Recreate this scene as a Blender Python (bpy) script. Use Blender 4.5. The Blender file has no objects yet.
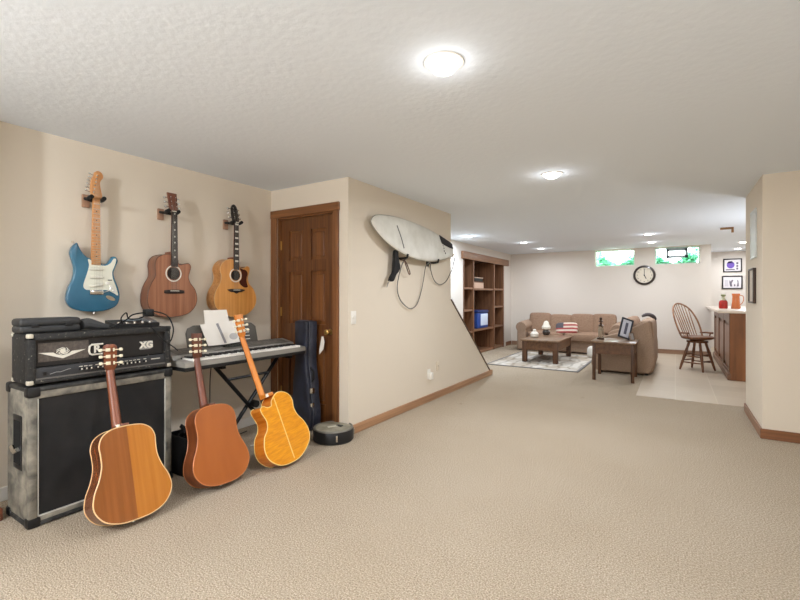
import bpy, bmesh, math, random
from mathutils import Vector, Matrix
random.seed(7)
C = bpy.context.scene.collection
S = bpy.context.scene
PI = math.pi

# ------------------------------------------------------------------ camera, world, exposure
def srgb(r, g, b):
    def f(c):
        c /= 255.0
        return c / 12.92 if c <= 0.04045 else ((c + 0.055) / 1.055) ** 2.4
    return (f(r), f(g), f(b), 1.0)

cam_data = bpy.data.cameras.new('camera')
cam = bpy.data.objects.new('camera', cam_data); C.objects.link(cam)
cam_data.sensor_width = 36.0
cam_data.lens = 435.0 * 36.0 / 800.0
cam_data.shift_y = -4.2 / 800.0
cam_data.clip_start = 0.05; cam_data.clip_end = 200
cam.location = (0, 0, 1.265)
cam.rotation_euler = (PI / 2, 0, math.radians(32.33))
S.camera = cam

world = bpy.data.worlds.new('daylight'); S.world = world
world.use_nodes = True
bg = world.node_tree.nodes['Background']
bg.inputs['Color'].default_value = (0.90, 1.0, 0.97, 1)
bg.inputs['Strength'].default_value = 8.0

S.view_settings.view_transform = 'Standard'
S.view_settings.look = 'None'
S.view_settings.gamma = 1.0
S.view_settings.use_curve_mapping = False
S.view_settings.exposure = 0.76

H = 2.34                # ceiling height
CAN_W = 14.0            # power of one recessed lamp
CAN_COL = (0.875, 0.925, 1.0)
COOL_COL = (0.74, 0.86, 1.0)

# daylight coming down the stairwell from the floor above
sd = bpy.data.lights.new('stairwell_daylight', 'AREA')
sd.shape = 'RECTANGLE'; sd.size = 0.9; sd.size_y = 1.5; sd.energy = 50; sd.color = COOL_COL
so = bpy.data.objects.new('stairwell_daylight', sd); C.objects.link(so)
so.location = (-3.1, 4.1, 4.2)

# ------------------------------------------------------------------ materials
def mat(name, col, rough=0.6, metal=0.0, spec=0.5, coat=0.0, bump=None, trans=0.0, ior=1.45, emit=None, sheen=0.0):
    m = bpy.data.materials.new(name); m.use_nodes = True
    nt = m.node_tree; b = nt.nodes['Principled BSDF']
    b.inputs['Base Color'].default_value = col
    b.inputs['Roughness'].default_value = rough
    b.inputs['Metallic'].default_value = metal
    b.inputs['Specular IOR Level'].default_value = spec
    b.inputs['Coat Weight'].default_value = coat
    b.inputs['Transmission Weight'].default_value = trans
    b.inputs['IOR'].default_value = ior
    b.inputs['Sheen Weight'].default_value = sheen
    if emit:
        b.inputs['Emission Color'].default_value = emit[0]
        b.inputs['Emission Strength'].default_value = emit[1]
    if bump:
        tc = nt.nodes.new('ShaderNodeTexCoord'); n = nt.nodes.new('ShaderNodeTexNoise'); bp = nt.nodes.new('ShaderNodeBump')
        n.inputs['Scale'].default_value = bump[0]; n.inputs['Detail'].default_value = 4
        bp.inputs['Strength'].default_value = bump[1]; bp.inputs['Distance'].default_value = bump[2]
        nt.links.new(tc.outputs['Object'], n.inputs['Vector'])
        nt.links.new(n.outputs['Fac'], bp.inputs['Height'])
        nt.links.new(bp.outputs['Normal'], b.inputs['Normal'])
    return m

def ramp_mat(name, stops, scale=(1, 1, 1), nscale=5.0, detail=6, rough=0.5, coat=0.0, bump=0.0, distort=0.0, spec=0.5, nrough=0.55):
    """noise -> colour ramp; scale stretches object coordinates (grain, stains, flecks)"""
    m = bpy.data.materials.new(name); m.use_nodes = True
    nt = m.node_tree; b = nt.nodes['Principled BSDF']
    tc = nt.nodes.new('ShaderNodeTexCoord'); mp = nt.nodes.new('ShaderNodeMapping'); n = nt.nodes.new('ShaderNodeTexNoise')
    r = nt.nodes.new('ShaderNodeValToRGB')
    mp.inputs['Scale'].default_value = scale
    n.inputs['Scale'].default_value = nscale; n.inputs['Detail'].default_value = detail
    n.inputs['Distortion'].default_value = distort; n.inputs['Roughness'].default_value = nrough
    while len(r.color_ramp.elements) < len(stops): r.color_ramp.elements.new(0.5)
    for e, (p, c) in zip(r.color_ramp.elements, stops): e.position = p; e.color = c
    nt.links.new(tc.outputs['Object'], mp.inputs['Vector']); nt.links.new(mp.outputs['Vector'], n.inputs['Vector'])
    nt.links.new(n.outputs['Fac'], r.inputs['Fac']); nt.links.new(r.outputs['Color'], b.inputs['Base Color'])
    b.inputs['Roughness'].default_value = rough; b.inputs['Coat Weight'].default_value = coat
    b.inputs['Specular IOR Level'].default_value = spec
    if bump:
        bp = nt.nodes.new('ShaderNodeBump'); bp.inputs['Strength'].default_value = bump; bp.inputs['Distance'].default_value = 0.004
        nt.links.new(n.outputs['Fac'], bp.inputs['Height']); nt.links.new(bp.outputs['Normal'], b.inputs['Normal'])
    return m

def wood(name, dark, light, axis='z', fine=38, rough=0.42, coat=0.15, bump=0.05):
    sc = {'x': (1.2, fine, fine), 'y': (fine, 1.2, fine), 'z': (fine, fine, 1.2)}[axis]
    return ramp_mat(name, [(0.32, dark), (0.68, light)], scale=sc, nscale=1.0, detail=5, rough=rough, coat=coat, bump=bump, distort=0.4)

def carpet_mat():
    m = bpy.data.materials.new('berber_carpet'); m.use_nodes = True
    nt = m.node_tree; b = nt.nodes['Principled BSDF']; L = nt.links.new
    tc = nt.nodes.new('ShaderNodeTexCoord')
    v = nt.nodes.new('ShaderNodeTexVoronoi'); v.inputs['Scale'].default_value = 150
    n = nt.nodes.new('ShaderNodeTexNoise'); n.inputs['Scale'].default_value = 0.9; n.inputs['Detail'].default_value = 5
    n2 = nt.nodes.new('ShaderNodeTexNoise'); n2.inputs['Scale'].default_value = 135; n2.inputs['Detail'].default_value = 3
    r1 = nt.nodes.new('ShaderNodeValToRGB')
    r1.color_ramp.elements[0].position = 0.30; r1.color_ramp.elements[0].color = srgb(146, 129, 107)
    r1.color_ramp.elements[1].position = 0.72; r1.color_ramp.elements[1].color = srgb(222, 206, 184)
    r2 = nt.nodes.new('ShaderNodeValToRGB')
    r2.color_ramp.elements[0].position = 0.25; r2.color_ramp.elements[0].color = (0.90, 0.875, 0.84, 1)
    r2.color_ramp.elements[1].position = 0.65; r2.color_ramp.elements[1].color = (1, 1, 1, 1)
    mx = nt.nodes.new('ShaderNodeMix'); mx.data_type = 'RGBA'; mx.blend_type = 'MULTIPLY'; mx.inputs[0].default_value = 1.0
    ad = nt.nodes.new('ShaderNodeMath'); ad.operation = 'ADD'
    ml = nt.nodes.new('ShaderNodeMath'); ml.operation = 'MULTIPLY'; ml.inputs[1].default_value = 0.45
    bp = nt.nodes.new('ShaderNodeBump'); bp.inputs['Strength'].default_value = 1.0; bp.inputs['Distance'].default_value = 0.010
    bp.invert = True
    for q in (v, n, n2): L(tc.outputs['Object'], q.inputs['Vector'])
    L(v.outputs['Distance'], ml.inputs[0]); L(ml.outputs[0], ad.inputs[0]); L(n2.outputs['Fac'], ad.inputs[1])
    L(n2.outputs['Fac'], r1.inputs['Fac']); L(n.outputs['Fac'], r2.inputs['Fac'])
    # small dark spots trodden into the pile
    v3 = nt.nodes.new('ShaderNodeTexVoronoi'); v3.inputs['Scale'].default_value = 1.6; v3.inputs['Randomness'].default_value = 1.0
    r3 = nt.nodes.new('ShaderNodeValToRGB')
    r3.color_ramp.elements[0].position = 0.018; r3.color_ramp.elements[0].color = (0.55, 0.48, 0.42, 1)
    r3.color_ramp.elements[1].position = 0.035; r3.color_ramp.elements[1].color = (1, 1, 1, 1)
    L(tc.outputs['Object'], v3.inputs['Vector']); L(v3.outputs['Distance'], r3.inputs['Fac'])
    mx2 = nt.nodes.new('ShaderNodeMix'); mx2.data_type = 'RGBA'; mx2.blend_type = 'MULTIPLY'; mx2.inputs[0].default_value = 1.0
    L(r1.outputs['Color'], mx.inputs[6]); L(r2.outputs['Color'], mx.inputs[7])
    L(mx.outputs[2], mx2.inputs[6]); L(r3.outputs['Color'], mx2.inputs[7])
    L(mx2.outputs[2], b.inputs['Base Color'])
    L(ad.outputs[0], bp.inputs['Height']); L(bp.outputs['Normal'], b.inputs['Normal'])
    b.inputs['Roughness'].default_value = 0.95; b.inputs['Specular IOR Level'].default_value = 0.1
    return m

def tile_mat():
    m = bpy.data.materials.new('beige_floor_tile'); m.use_nodes = True
    nt = m.node_tree; b = nt.nodes['Principled BSDF']; L = nt.links.new
    tc = nt.nodes.new('ShaderNodeTexCoord'); br = nt.nodes.new('ShaderNodeTexBrick')
    br.offset = 0.0
    br.inputs['Scale'].default_value = 1.0; br.inputs['Brick Width'].default_value = 0.42; br.inputs['Row Height'].default_value = 0.42
    br.inputs['Mortar Size'].default_value = 0.006
    br.inputs['Color1'].default_value = srgb(192, 175, 153); br.inputs['Color2'].default_value = srgb(182, 165, 143)
    br.inputs['Mortar'].default_value = srgb(198, 183, 162)
    L(tc.outputs['Object'], br.inputs['Vector']); L(br.outputs['Color'], b.inputs['Base Color'])
    b.inputs['Roughness'].default_value = 0.45
    return m

def two_tone(name, a_dark, a_light, b_dark, b_light, split_axis=0, rough=0.3, coat=0.4, fine=34):
    """book-matched back: two wood tones meeting at local zero"""
    m = bpy.data.materials.new(name); m.use_nodes = True
    nt = m.node_tree; b = nt.nodes['Principled BSDF']; L = nt.links.new
    tc = nt.nodes.new('ShaderNodeTexCoord'); mp = nt.nodes.new('ShaderNodeMapping'); n = nt.nodes.new('ShaderNodeTexNoise')
    mp.inputs['Scale'].default_value = (fine, fine, 1.3); n.inputs['Scale'].default_value = 1.0; n.inputs['Detail'].default_value = 5
    sp = nt.nodes.new('ShaderNodeSeparateXYZ'); gt = nt.nodes.new('ShaderNodeMath'); gt.operation = 'GREATER_THAN'; gt.inputs[1].default_value = 0.0
    ra = nt.nodes.new('ShaderNodeValToRGB'); rb = nt.nodes.new('ShaderNodeValToRGB')
    for r, d, l in ((ra, a_dark, a_light), (rb, b_dark, b_light)):
        r.color_ramp.elements[0].position = 0.3; r.color_ramp.elements[0].color = d
        r.color_ramp.elements[1].position = 0.7; r.color_ramp.elements[1].color = l
    mx = nt.nodes.new('ShaderNodeMix'); mx.data_type = 'RGBA'
    L(tc.outputs['Object'], mp.inputs['Vector']); L(mp.outputs['Vector'], n.inputs['Vector'])
    L(tc.outputs['Object'], sp.inputs['Vector']); L(sp.outputs[split_axis], gt.inputs[0])
    L(n.outputs['Fac'], ra.inputs['Fac']); L(n.outputs['Fac'], rb.inputs['Fac'])
    L(gt.outputs[0], mx.inputs[0]); L(ra.outputs['Color'], mx.inputs[6]); L(rb.outputs['Color'], mx.inputs[7])
    L(mx.outputs[2], b.inputs['Base Color']); b.inputs['Roughness'].default_value = rough; b.inputs['Coat Weight'].default_value = coat
    return m

def flag_mat():
    m = bpy.data.materials.new('flag_fabric'); m.use_nodes = True
    nt = m.node_tree; b = nt.nodes['Principled BSDF']; L = nt.links.new
    tc = nt.nodes.new('ShaderNodeTexCoord'); sp = nt.nodes.new('ShaderNodeSeparateXYZ')
    L(tc.outputs['Object'], sp.inputs['Vector'])
    def mth(op, a, bval):
        q = nt.nodes.new('ShaderNodeMath'); q.operation = op; L(a, q.inputs[0]); q.inputs[1].default_value = bval; return q.outputs[0]
    s = mth('FRACT', mth('MULTIPLY', mth('ADD', sp.outputs[2], 2.0), 12.5), 0.0)
    s = mth('GREATER_THAN', s, 0.5)
    mx = nt.nodes.new('ShaderNodeMix'); mx.data_type = 'RGBA'; L(s, mx.inputs[0])
    mx.inputs[6].default_value = srgb(222, 205, 188); mx.inputs[7].default_value = srgb(172, 84, 80)
    cx_ = mth('LESS_THAN', sp.outputs[0], -0.055); cz_ = mth('GREATER_THAN', sp.outputs[2], -0.005)
    an = nt.nodes.new('ShaderNodeMath'); an.operation = 'MULTIPLY'; L(cx_, an.inputs[0]); L(cz_, an.inputs[1])
    mx2 = nt.nodes.new('ShaderNodeMix'); mx2.data_type = 'RGBA'; L(an.outputs[0], mx2.inputs[0])
    L(mx.outputs[2], mx2.inputs[6]); mx2.inputs[7].default_value = srgb(92, 88, 94)
    L(mx2.outputs[2], b.inputs['Base Color']); b.inputs['Roughness'].default_value = 0.9
    return m

M = {}
M['wall'] = mat('beige_wall_paint', srgb(222, 210, 192), 0.85, spec=0.2, bump=(60, 0.12, 0.004))
M['wall_pale'] = mat('pale_wall_paint', srgb(226, 218, 208), 0.85, spec=0.2, bump=(60, 0.1, 0.004))
M['ceiling'] = mat('stippled_ceiling', srgb(234, 240, 246), 0.95, spec=0.1, bump=(26, 0.22, 0.010))
M['carpet'] = carpet_mat()
M['tile'] = tile_mat()
M['oak'] = wood('oak_trim', srgb(98, 58, 28), srgb(140, 90, 48), 'z')
M['oak_x'] = wood('oak_trim_cross', srgb(98, 58, 28), srgb(140, 90, 48), 'x')
M['oak_y'] = wood('oak_baseboard', srgb(150, 108, 76), srgb(186, 142, 104), 'y')
M['door'] = wood('door_stain', srgb(76, 42, 16), srgb(114, 68, 30), 'z')
M['door_panel'] = wood('door_panel_stain', srgb(88, 50, 20), srgb(128, 78, 36), 'z')
M['base_dark'] = wood('baseboard_stain', srgb(112, 70, 42), srgb(142, 94, 60), 'x')
M['base_dark_y'] = wood('baseboard_stain_long', srgb(122, 84, 58), srgb(152, 108, 80), 'y')
M['white_trim'] = mat('white_trim', srgb(228, 222, 212), 0.5)
M['white_plastic'] = mat('white_plastic', srgb(235, 230, 220), 0.4)
M['black'] = mat('black_plastic', srgb(24, 24, 25), 0.45)
M['black_rubber'] = mat('black_rubber', srgb(18, 18, 18), 0.7)
M['black_metal'] = mat('black_metal', srgb(22, 22, 24), 0.35, 0.4)
M['chrome'] = mat('chrome', srgb(215, 212, 205), 0.18, 1.0)
M['cream_metal'] = mat('cream_tuner_button', srgb(238, 226, 196), 0.3, 0.0, coat=0.3)
M['brass'] = mat('brass', srgb(196, 160, 96), 0.28, 0.9)
M['lens'] = mat('lit_lamp_lens', srgb(255, 250, 240), 0.4, emit=((1, 0.96, 0.9, 1), 9.0))
M['glass'] = mat('window_glass', (1, 1, 1, 1), 0.02, trans=1.0, ior=1.02, spec=0.2)
M['clear_glass'] = mat('clear_glass', (0.97, 1, 0.98, 1), 0.03, trans=1.0, ior=1.3)

# ------------------------------------------------------------------ mesh builder
class MB:
    def __init__(self): self.bm = bmesh.new()
    def _merge(self, t, mtx=None):
        me = bpy.data.meshes.new('tmp')
        if mtx: t.transform(mtx)
        t.to_mesh(me); t.free(); self.bm.from_mesh(me); bpy.data.meshes.remove(me)
    def box(self, x0, x1, y0, y1, z0, z1, bev=0.0, seg=2, mtx=None):
        t = bmesh.new(); bmesh.ops.create_cube(t, size=1.0)
        for v in t.verts: v.co = Vector(((x0 + x1) / 2 + v.co.x * (x1 - x0), (y0 + y1) / 2 + v.co.y * (y1 - y0), (z0 + z1) / 2 + v.co.z * (z1 - z0)))
        if bev > 0: bmesh.ops.bevel(t, geom=t.edges[:], offset=bev, segments=seg, profile=0.5, affect='EDGES')
        self._merge(t, mtx); return self
    def cyl(self, p0, p1, r0, r1=None, n=20, caps=True):
        r1 = r0 if r1 is None else r1
        return self.tube([p0, p1], [r0, r1], n, caps)
    def tube(self, pts, r, n=8, caps=True):
        pts = [Vector(p) for p in pts]; m = len(pts)
        rs = r if isinstance(r, (list, tuple)) else [r] * m
        t = bmesh.new(); rings = []; up = None
        for i, p in enumerate(pts):
            d = (pts[min(i + 1, m - 1)] - pts[max(i - 1, 0)])
            d = d.normalized() if d.length > 1e-9 else Vector((0, 0, 1))
            if up is None:
                up = d.orthogonal().normalized()
            else:
                up = up - d * up.dot(d)
                up = up.normalized() if up.length > 1e-6 else d.orthogonal().normalized()
            w = d.cross(up)
            rings.append([t.verts.new(p + (up * math.cos(a) + w * math.sin(a)) * rs[i]) for a in [2 * PI * k / n for k in range(n)]])
        for a, b in zip(rings, rings[1:]):
            for k in range(n): t.faces.new((a[k], a[(k + 1) % n], b[(k + 1) % n], b[k]))
        if caps:
            t.faces.new(rings[0][::-1]); t.faces.new(rings[-1])
        self._merge(t); return self
    def lathe(self, prof, n=24, mtx=None):
        """prof: (radius, z) pairs from bottom to top about the z axis"""
        t = bmesh.new(); rings = []
        for r, z in prof:
            rings.append([t.verts.new((max(r, 1e-4) * math.cos(2 * PI * k / n), max(r, 1e-4) * math.sin(2 * PI * k / n), z)) for k in range(n)])
        for a, b in zip(rings, rings[1:]):
            for k in range(n): t.faces.new((a[k], a[(k + 1) % n], b[(k + 1) % n], b[k]))
        t.faces.new(rings[0][::-1]); t.faces.new(rings[-1])
        self._merge(t, mtx); return self
    def prism(self, out, d0, d1, plane='xz', bev=0.0, seg=2, mtx=None):
        """closed 2-d outline extruded along the third axis"""
        f = {'xz': lambda a, b, d: (a, d, b), 'yz': lambda a, b, d: (d, a, b), 'xy': lambda a, b, d: (a, b, d)}[plane]
        t = bmesh.new()
        A = [t.verts.new(f(a, b, d0)) for a, b in out]; B = [t.verts.new(f(a, b, d1)) for a, b in out]
        n = len(out)
        fa = t.faces.new(A); fb = t.faces.new(B[::-1])
        for k in range(n): t.faces.new((A[k], B[k], B[(k + 1) % n], A[(k + 1) % n]))
        bmesh.ops.recalc_face_normals(t, faces=t.faces[:])
        if bev > 0:
            es = list(fa.edges) + list(fb.edges)
            bmesh.ops.bevel(t, geom=es, offset=bev, segments=seg, profile=0.5, affect='EDGES')
        bmesh.ops.triangulate(t, faces=[q for q in t.faces if len(q.verts) > 4])
        self._merge(t, mtx); return self
    def pillow(self, c, sx, sy, sz, e1=0.55, e2=0.55, nu=28, nv=14, mtx=None):
        t = bmesh.new()
        def sp(v, e): return math.copysign(abs(v) ** e, v)
        rows = []
        for j in range(nv + 1):
            v = -PI / 2 + PI * j / nv
            rows.append([t.verts.new((sx / 2 * sp(math.cos(v), e1) * sp(math.cos(u), e2), sy / 2 * sp(math.cos(v), e1) * sp(math.sin(u), e2), sz / 2 * sp(math.sin(v), e1))) for u in [2 * PI * k / nu for k in range(nu)]])
        for a, b in zip(rows, rows[1:]):
            for k in range(nu): t.faces.new((a[k], a[(k + 1) % nu], b[(k + 1) % nu], b[k]))
        bmesh.ops.remove_doubles(t, verts=t.verts[:], dist=1e-5)
        bmesh.ops.recalc_face_normals(t, faces=t.faces[:])
        T = Matrix.Translation(Vector(c)) @ (mtx if mtx else Matrix.Identity(4))
        self._merge(t, T); return self
    def sphere(self, c, r, n=14):
        t = bmesh.new(); bmesh.ops.create_uvsphere(t, u_segments=n, v_segments=max(6, n // 2), radius=r)
        self._merge(t, Matrix.Translation(Vector(c))); return self
    def text(self, body, size, mtx, depth=0.002, bold=0.0):
        cu = bpy.data.curves.new('txt', 'FONT'); cu.body = body; cu.size = size; cu.extrude = depth; cu.offset = bold
        cu.align_x = 'CENTER'; cu.align_y = 'CENTER'
        o = bpy.data.objects.new('txt', cu); C.objects.link(o)
        bpy.context.view_layer.update()
        me = bpy.data.meshes.new_from_object(o.evaluated_get(bpy.context.evaluated_depsgraph_get()))
        bpy.data.objects.remove(o); bpy.data.curves.remove(cu)
        me.transform(mtx); self.bm.from_mesh(me); bpy.data.meshes.remove(me); return self
    def build(self, name, m, parent=None, smooth=True, loc=None, sharp=35):
        me = bpy.data.meshes.new(name)
        bmesh.ops.recalc_face_normals(self.bm, faces=self.bm.faces[:])
        if smooth:
            for f in self.bm.faces: f.smooth = True
            lim = math.radians(sharp)
            for e in self.bm.edges:
                if len(e.link_faces) != 2 or e.calc_face_angle(0.0) > lim: e.smooth = False
        self.bm.to_mesh(me); self.bm.free()
        o = bpy.data.objects.new(name, me); C.objects.link(o)
        me.materials.append(m)
        if parent: o.parent = parent
        if loc: o.location = loc
        return o

def tag(o, label, cat, group=None):
    o['label'] = label; o['category'] = cat
    if group: o['group'] = group
    return o
def thing(name, label, cat, loc=(0, 0, 0), rz=0.0, group=None):
    o = bpy.data.objects.new(name, None); C.objects.link(o); o.empty_display_size = 0.1
    o.location = loc; o.rotation_euler = (0, 0, rz)
    return tag(o, label, cat, group)
def struct(name, mb, m, smooth=False):
    o = mb.build(name, m, None, smooth); o['kind'] = 'structure'; return o
def copy_tree(o, parent=None):
    c = o.copy(); C.objects.link(c)
    if parent: c.parent = parent
    for ch in list(o.children): copy_tree(ch, c)
    return c
def catmull(pts, sub=5, closed=True):
    n = len(pts); out = []
    D = len(pts[0])
    rng = range(n) if closed else range(n - 1)
    for i in rng:
        if closed: p = [pts[(i + k) % n] for k in (-1, 0, 1, 2)]
        else: p = [pts[max(i - 1, 0)], pts[i], pts[i + 1], pts[min(i + 2, n - 1)]]
        for s in range(sub):
            t = s / sub
            out.append(tuple(0.5 * (2 * p[1][d] + (p[2][d] - p[0][d]) * t + (2 * p[0][d] - 5 * p[1][d] + 4 * p[2][d] - p[3][d]) * t * t + (3 * p[1][d] - p[0][d] - 3 * p[2][d] + p[3][d]) * t ** 3) for d in range(D)))
    if not closed: out.append(tuple(pts[-1]))
    return out
def circ(cx, cy, r, n=28, rx=None):
    rx = r if rx is None else rx
    return [(cx + rx * math.cos(2 * PI * k / n), cy + r * math.sin(2 * PI * k / n)) for k in range(n)]

# ================================================================== SETTING
XL, YD, XS = -3.51, 3.07, -2.495       # left wall, door wall, stair-side wall
XR, YR = 0.654, 4.985                  # corner of the right wall block
YF, XB = 11.13, -3.62                  # far wall, rear left wall
YB = 13.2                              # back wall of the bar

struct('floor', MB().box(-4.2, 3.2, -3.1, 13.4, -0.10, 0.0), M['carpet'])
t_ = MB().box(-0.42, 2.9, 6.25, 13.2, 0.0, 0.006); struct('floor_tile', t_, M['tile'])

c = MB()
c.box(XS - 0.12, 3.2, -3.1, YF + 0.25, H, H + 0.15); c.box(0.5, 3.2, YF + 0.25, 13.4, H, H + 0.15)
c.box(-4.3, XS - 0.12, -3.1, 3.25, H, H + 0.15)
c.box(-4.3, XS - 0.12, 5.0, YF + 0.25, H, H + 0.15)
struct('ceiling', c, M['ceiling'])

struct('wall_left', MB().box(XL - 0.12, XL, -3.0, YD, 0, H), M['wall'])
# door wall with its opening
d = MB(); dx0, dx1, dz = -3.415, -2.665, 2.055
d.box(XL - 0.12, dx0, YD, YD + 0.12, 0, H); d.box(dx1, XS - 0.12, YD, YD + 0.12, 0, H); d.box(dx0, dx1, YD, YD + 0.12, dz, H)
struct('wall_door', d, M['wall'])
# stair-side wall with its slanted end
p = [(YD, 0), (6.70, 0), (6.66, 0.03), (5.19, 1.21), (5.19, H), (YD, H)]
struct('wall_stair', MB().prism(p, XS - 0.12, XS, 'yz'), M['wall'])
# rear left wall with the bookcase opening, stairwell above
b = MB(); by0, by1, bz = 8.10, 10.56, 2.06
b.box(XB - 0.12, XB, 3.19, by0, 0, 4.3); b.box(XB - 0.12, XB, by1, YF, 0, H); b.box(XB - 0.12, XB, by0, by1, bz, H)
struct('wall_rear_left', b, M['wall_pale'])
s = MB(); s.box(XB, XS - 0.12, 3.19, 3.25, H, 4.3); s.box(XB, XS - 0.12, 5.0, 5.06, H + 0.15, 4.3); s.box(XS - 0.12, XS - 0.06, 3.19, 5.06, H + 0.15, 4.3); s.box(XB - 0.12, XS, 3.19, 5.06, 4.3, 4.4)
struct('wall_stairwell', s, M['wall_pale'])
# far wall with two high windows
w = MB(); wz0, wz1 = 1.955, 2.325
WIN = [(-1.600, -0.780), (-0.380, 0.440)]
w.box(XB - 0.12, 0.63, YF, YF + 0.25, 0, wz0)
w.box(XB - 0.12, WIN[0][0], YF, YF + 0.25, wz0, H); w.box(WIN[0][1], WIN[1][0], YF, YF + 0.25, wz0, H); w.box(WIN[1][1], 0.63, YF, YF + 0.25, wz0, H)
w.box(WIN[0][0], WIN[0][1], YF, YF + 0.25, wz1, H); w.box(WIN[1][0], WIN[1][1], YF, YF + 0.25, wz1, H)
struct('wall_far', w, M['wall_pale'])
# right wall block, bar room walls, walls behind the camera
struct('wall_right', MB().box(XR, 3.0, YR, 6.07, 0, H), M['wall'])
struct('wall_bar_back', MB().box(0.5, 3.0, YB, YB + 0.1, 0, H), M['wall_pale'])
struct('wall_bar_left', MB().box(0.53, 0.63, YF + 0.25, YB, 0, H), M['wall_pale'])
struct('wall_bar_right', MB().box(2.9, 3.0, 6.07, YB, 0, H), M['wall_pale'])
struct('wall_near', MB().box(XL - 0.12, 3.1, -3.1, -3.0, 0, H), M['wall'])
struct('wall_near_right', MB().box(3.0, 3.1, -3.0, YR, 0, H), M['wall'])
struct('wall_unseen_partition', MB().box(XL, -3.04, 0.28, 0.40, 0, H), M['wall'])  # unseen wall end, placed to cast the vertical shadow edge on the left wall

# baseboards and trim
def bb(name, boxes, m):
    o = MB()
    for q in boxes: o.box(*q, bev=0.004, seg=1)
    return struct(name, o, m)
bb('baseboard_stair', [(XS, XS + 0.016, YD, 6.70, 0, 0.085)], M['oak_y'])
bb('baseboard_left', [(XL, XL + 0.014, 0.40, YD, 0, 0.085)], M['white_trim'])
bb('baseboard_right', [(XR - 0.016, 3.0, YR - 0.016, YR, 0, 0.088)], M['base_dark'])
bb('baseboard_right_side', [(XR - 0.016, XR, YR, 6.07, 0, 0.088)], M['base_dark_y'])
bb('baseboard_far', [(-3.6, 0.63, YF - 0.016, YF, 0, 0.10)], wood('far_baseboard_stain', srgb(140, 108, 84), srgb(168, 134, 108), 'x'))
bb('baseboard_rear_left', [(XB, XB + 0.016, 10.72, YF - 0.02, 0, 0.10)], M['base_dark_y'])
# dark oak cap on the slanted edge of the stair wall
ang = math.atan2(1.18, 1.47); ln = math.hypot(1.47, 1.18)
cap = MB().box(XS - 0.135, XS + 0.014, 0, ln + 0.03, -0.002, 0.016, bev=0.003, seg=1, mtx=Matrix.Translation((0, 5.19, 1.212)) @ Matrix.Rotation(-ang, 4, 'X'))
struct('trim_1', cap, wood('dark_oak_cap', srgb(72, 50, 32), srgb(100, 72, 48), 'y'))
# stairs behind the wall
st = MB()
for k in range(1, 12):
    st.box(XB, XS - 0.12, 3.19, 6.32 - 0.276 * (k - 1), 0.19 * (k - 1), 0.19 * k)
struct('stairs', st, M['carpet'])

# door casing (structure trim) and door
tr = MB()
tr.box(-3.50, dx0, YD - 0.018, YD + 0.002, 0, dz + 0.06, bev=0.005, seg=1)
tr.box(dx1, -2.60, YD - 0.018, YD + 0.002, 0, dz + 0.06, bev=0.005, seg=1)
tr.box(dx0, dx0 + 0.02, YD, YD + 0.11, 0, dz); tr.box(dx1 - 0.02, dx1, YD, YD + 0.11, 0, dz)
struct('trim_2', tr, M['oak'])
struct('trim_3', MB().box(-3.50, -2.592, YD - 0.024, YD + 0.002, dz - 0.008, dz + 0.072, bev=0.005, seg=1).box(dx0, dx1, YD, YD + 0.11, dz - 0.02, dz), M['oak_x'])
door = bpy.data.objects.new('door_1', None); C.objects.link(door); door.location = (dx0 + 0.02, YD + 0.035, 0.01); door['kind'] = 'structure'
DW, DH = dx1 - dx0 - 0.04, dz - 0.03
def door_parts():
    st_w, top, lock, mid_r, bot = 0.11, 0.12, 0.20, 0.11, 0.22
    cols = [(st_w, DW / 2 - 0.05), (DW / 2 + 0.05, DW - st_w)]
    rows = [(bot, 0.78), (0.78 + lock, DH - top - 0.30 - mid_r), (DH - top - 0.30, DH - top)]
    f = MB()
    f.box(0, st_w, 0, 0.038, 0, DH); f.box(DW - st_w, DW, 0, 0.038, 0, DH); [f.box(DW / 2 - 0.05, DW / 2 + 0.05, 0, 0.038, r0, r1) for r0, r1 in rows]
    zs = [(0, bot), (0.78, 0.78 + lock), (rows[1][1], rows[2][0]), (DH - top, DH)]
    for a, b_ in zs: f.box(st_w, DW - st_w, 0, 0.038, a, b_)
    f.build('door_frame', M['door'], door, False)
    for x0, x1 in cols:
        for z0, z1 in rows:
            q = MB(); q.box(x0, x1, 0.016, 0.03, z0, z1); q.box(x0 + 0.03, x1 - 0.03, 0.007, 0.018, z0 + 0.03, z1 - 0.03, bev=0.008, seg=1)
            q.build('door_panel', M['door_panel'], door, False)
    for z in (0.25, 1.05, 1.72):
        MB().box(-0.012, 0.006, -0.008, 0.0, z, z + 0.09).cyl((-0.004, -0.010, z), (-0.004, -0.010, z + 0.09), 0.006, n=8).build('hinge', M['brass'], door)
    k = MB().lathe([(0.028, 0), (0.028, 0.006), (0.010, 0.010), (0.010, 0.035), (0.024, 0.045), (0.027, 0.058), (0.018, 0.068), (0.0, 0.07)], 18, Matrix.Translation((DW - 0.055, 0, 0.915)) @ Matrix.Rotation(PI / 2, 4, 'X'))
    k.build('door_knob', M['brass'], door)
door_parts()

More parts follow.
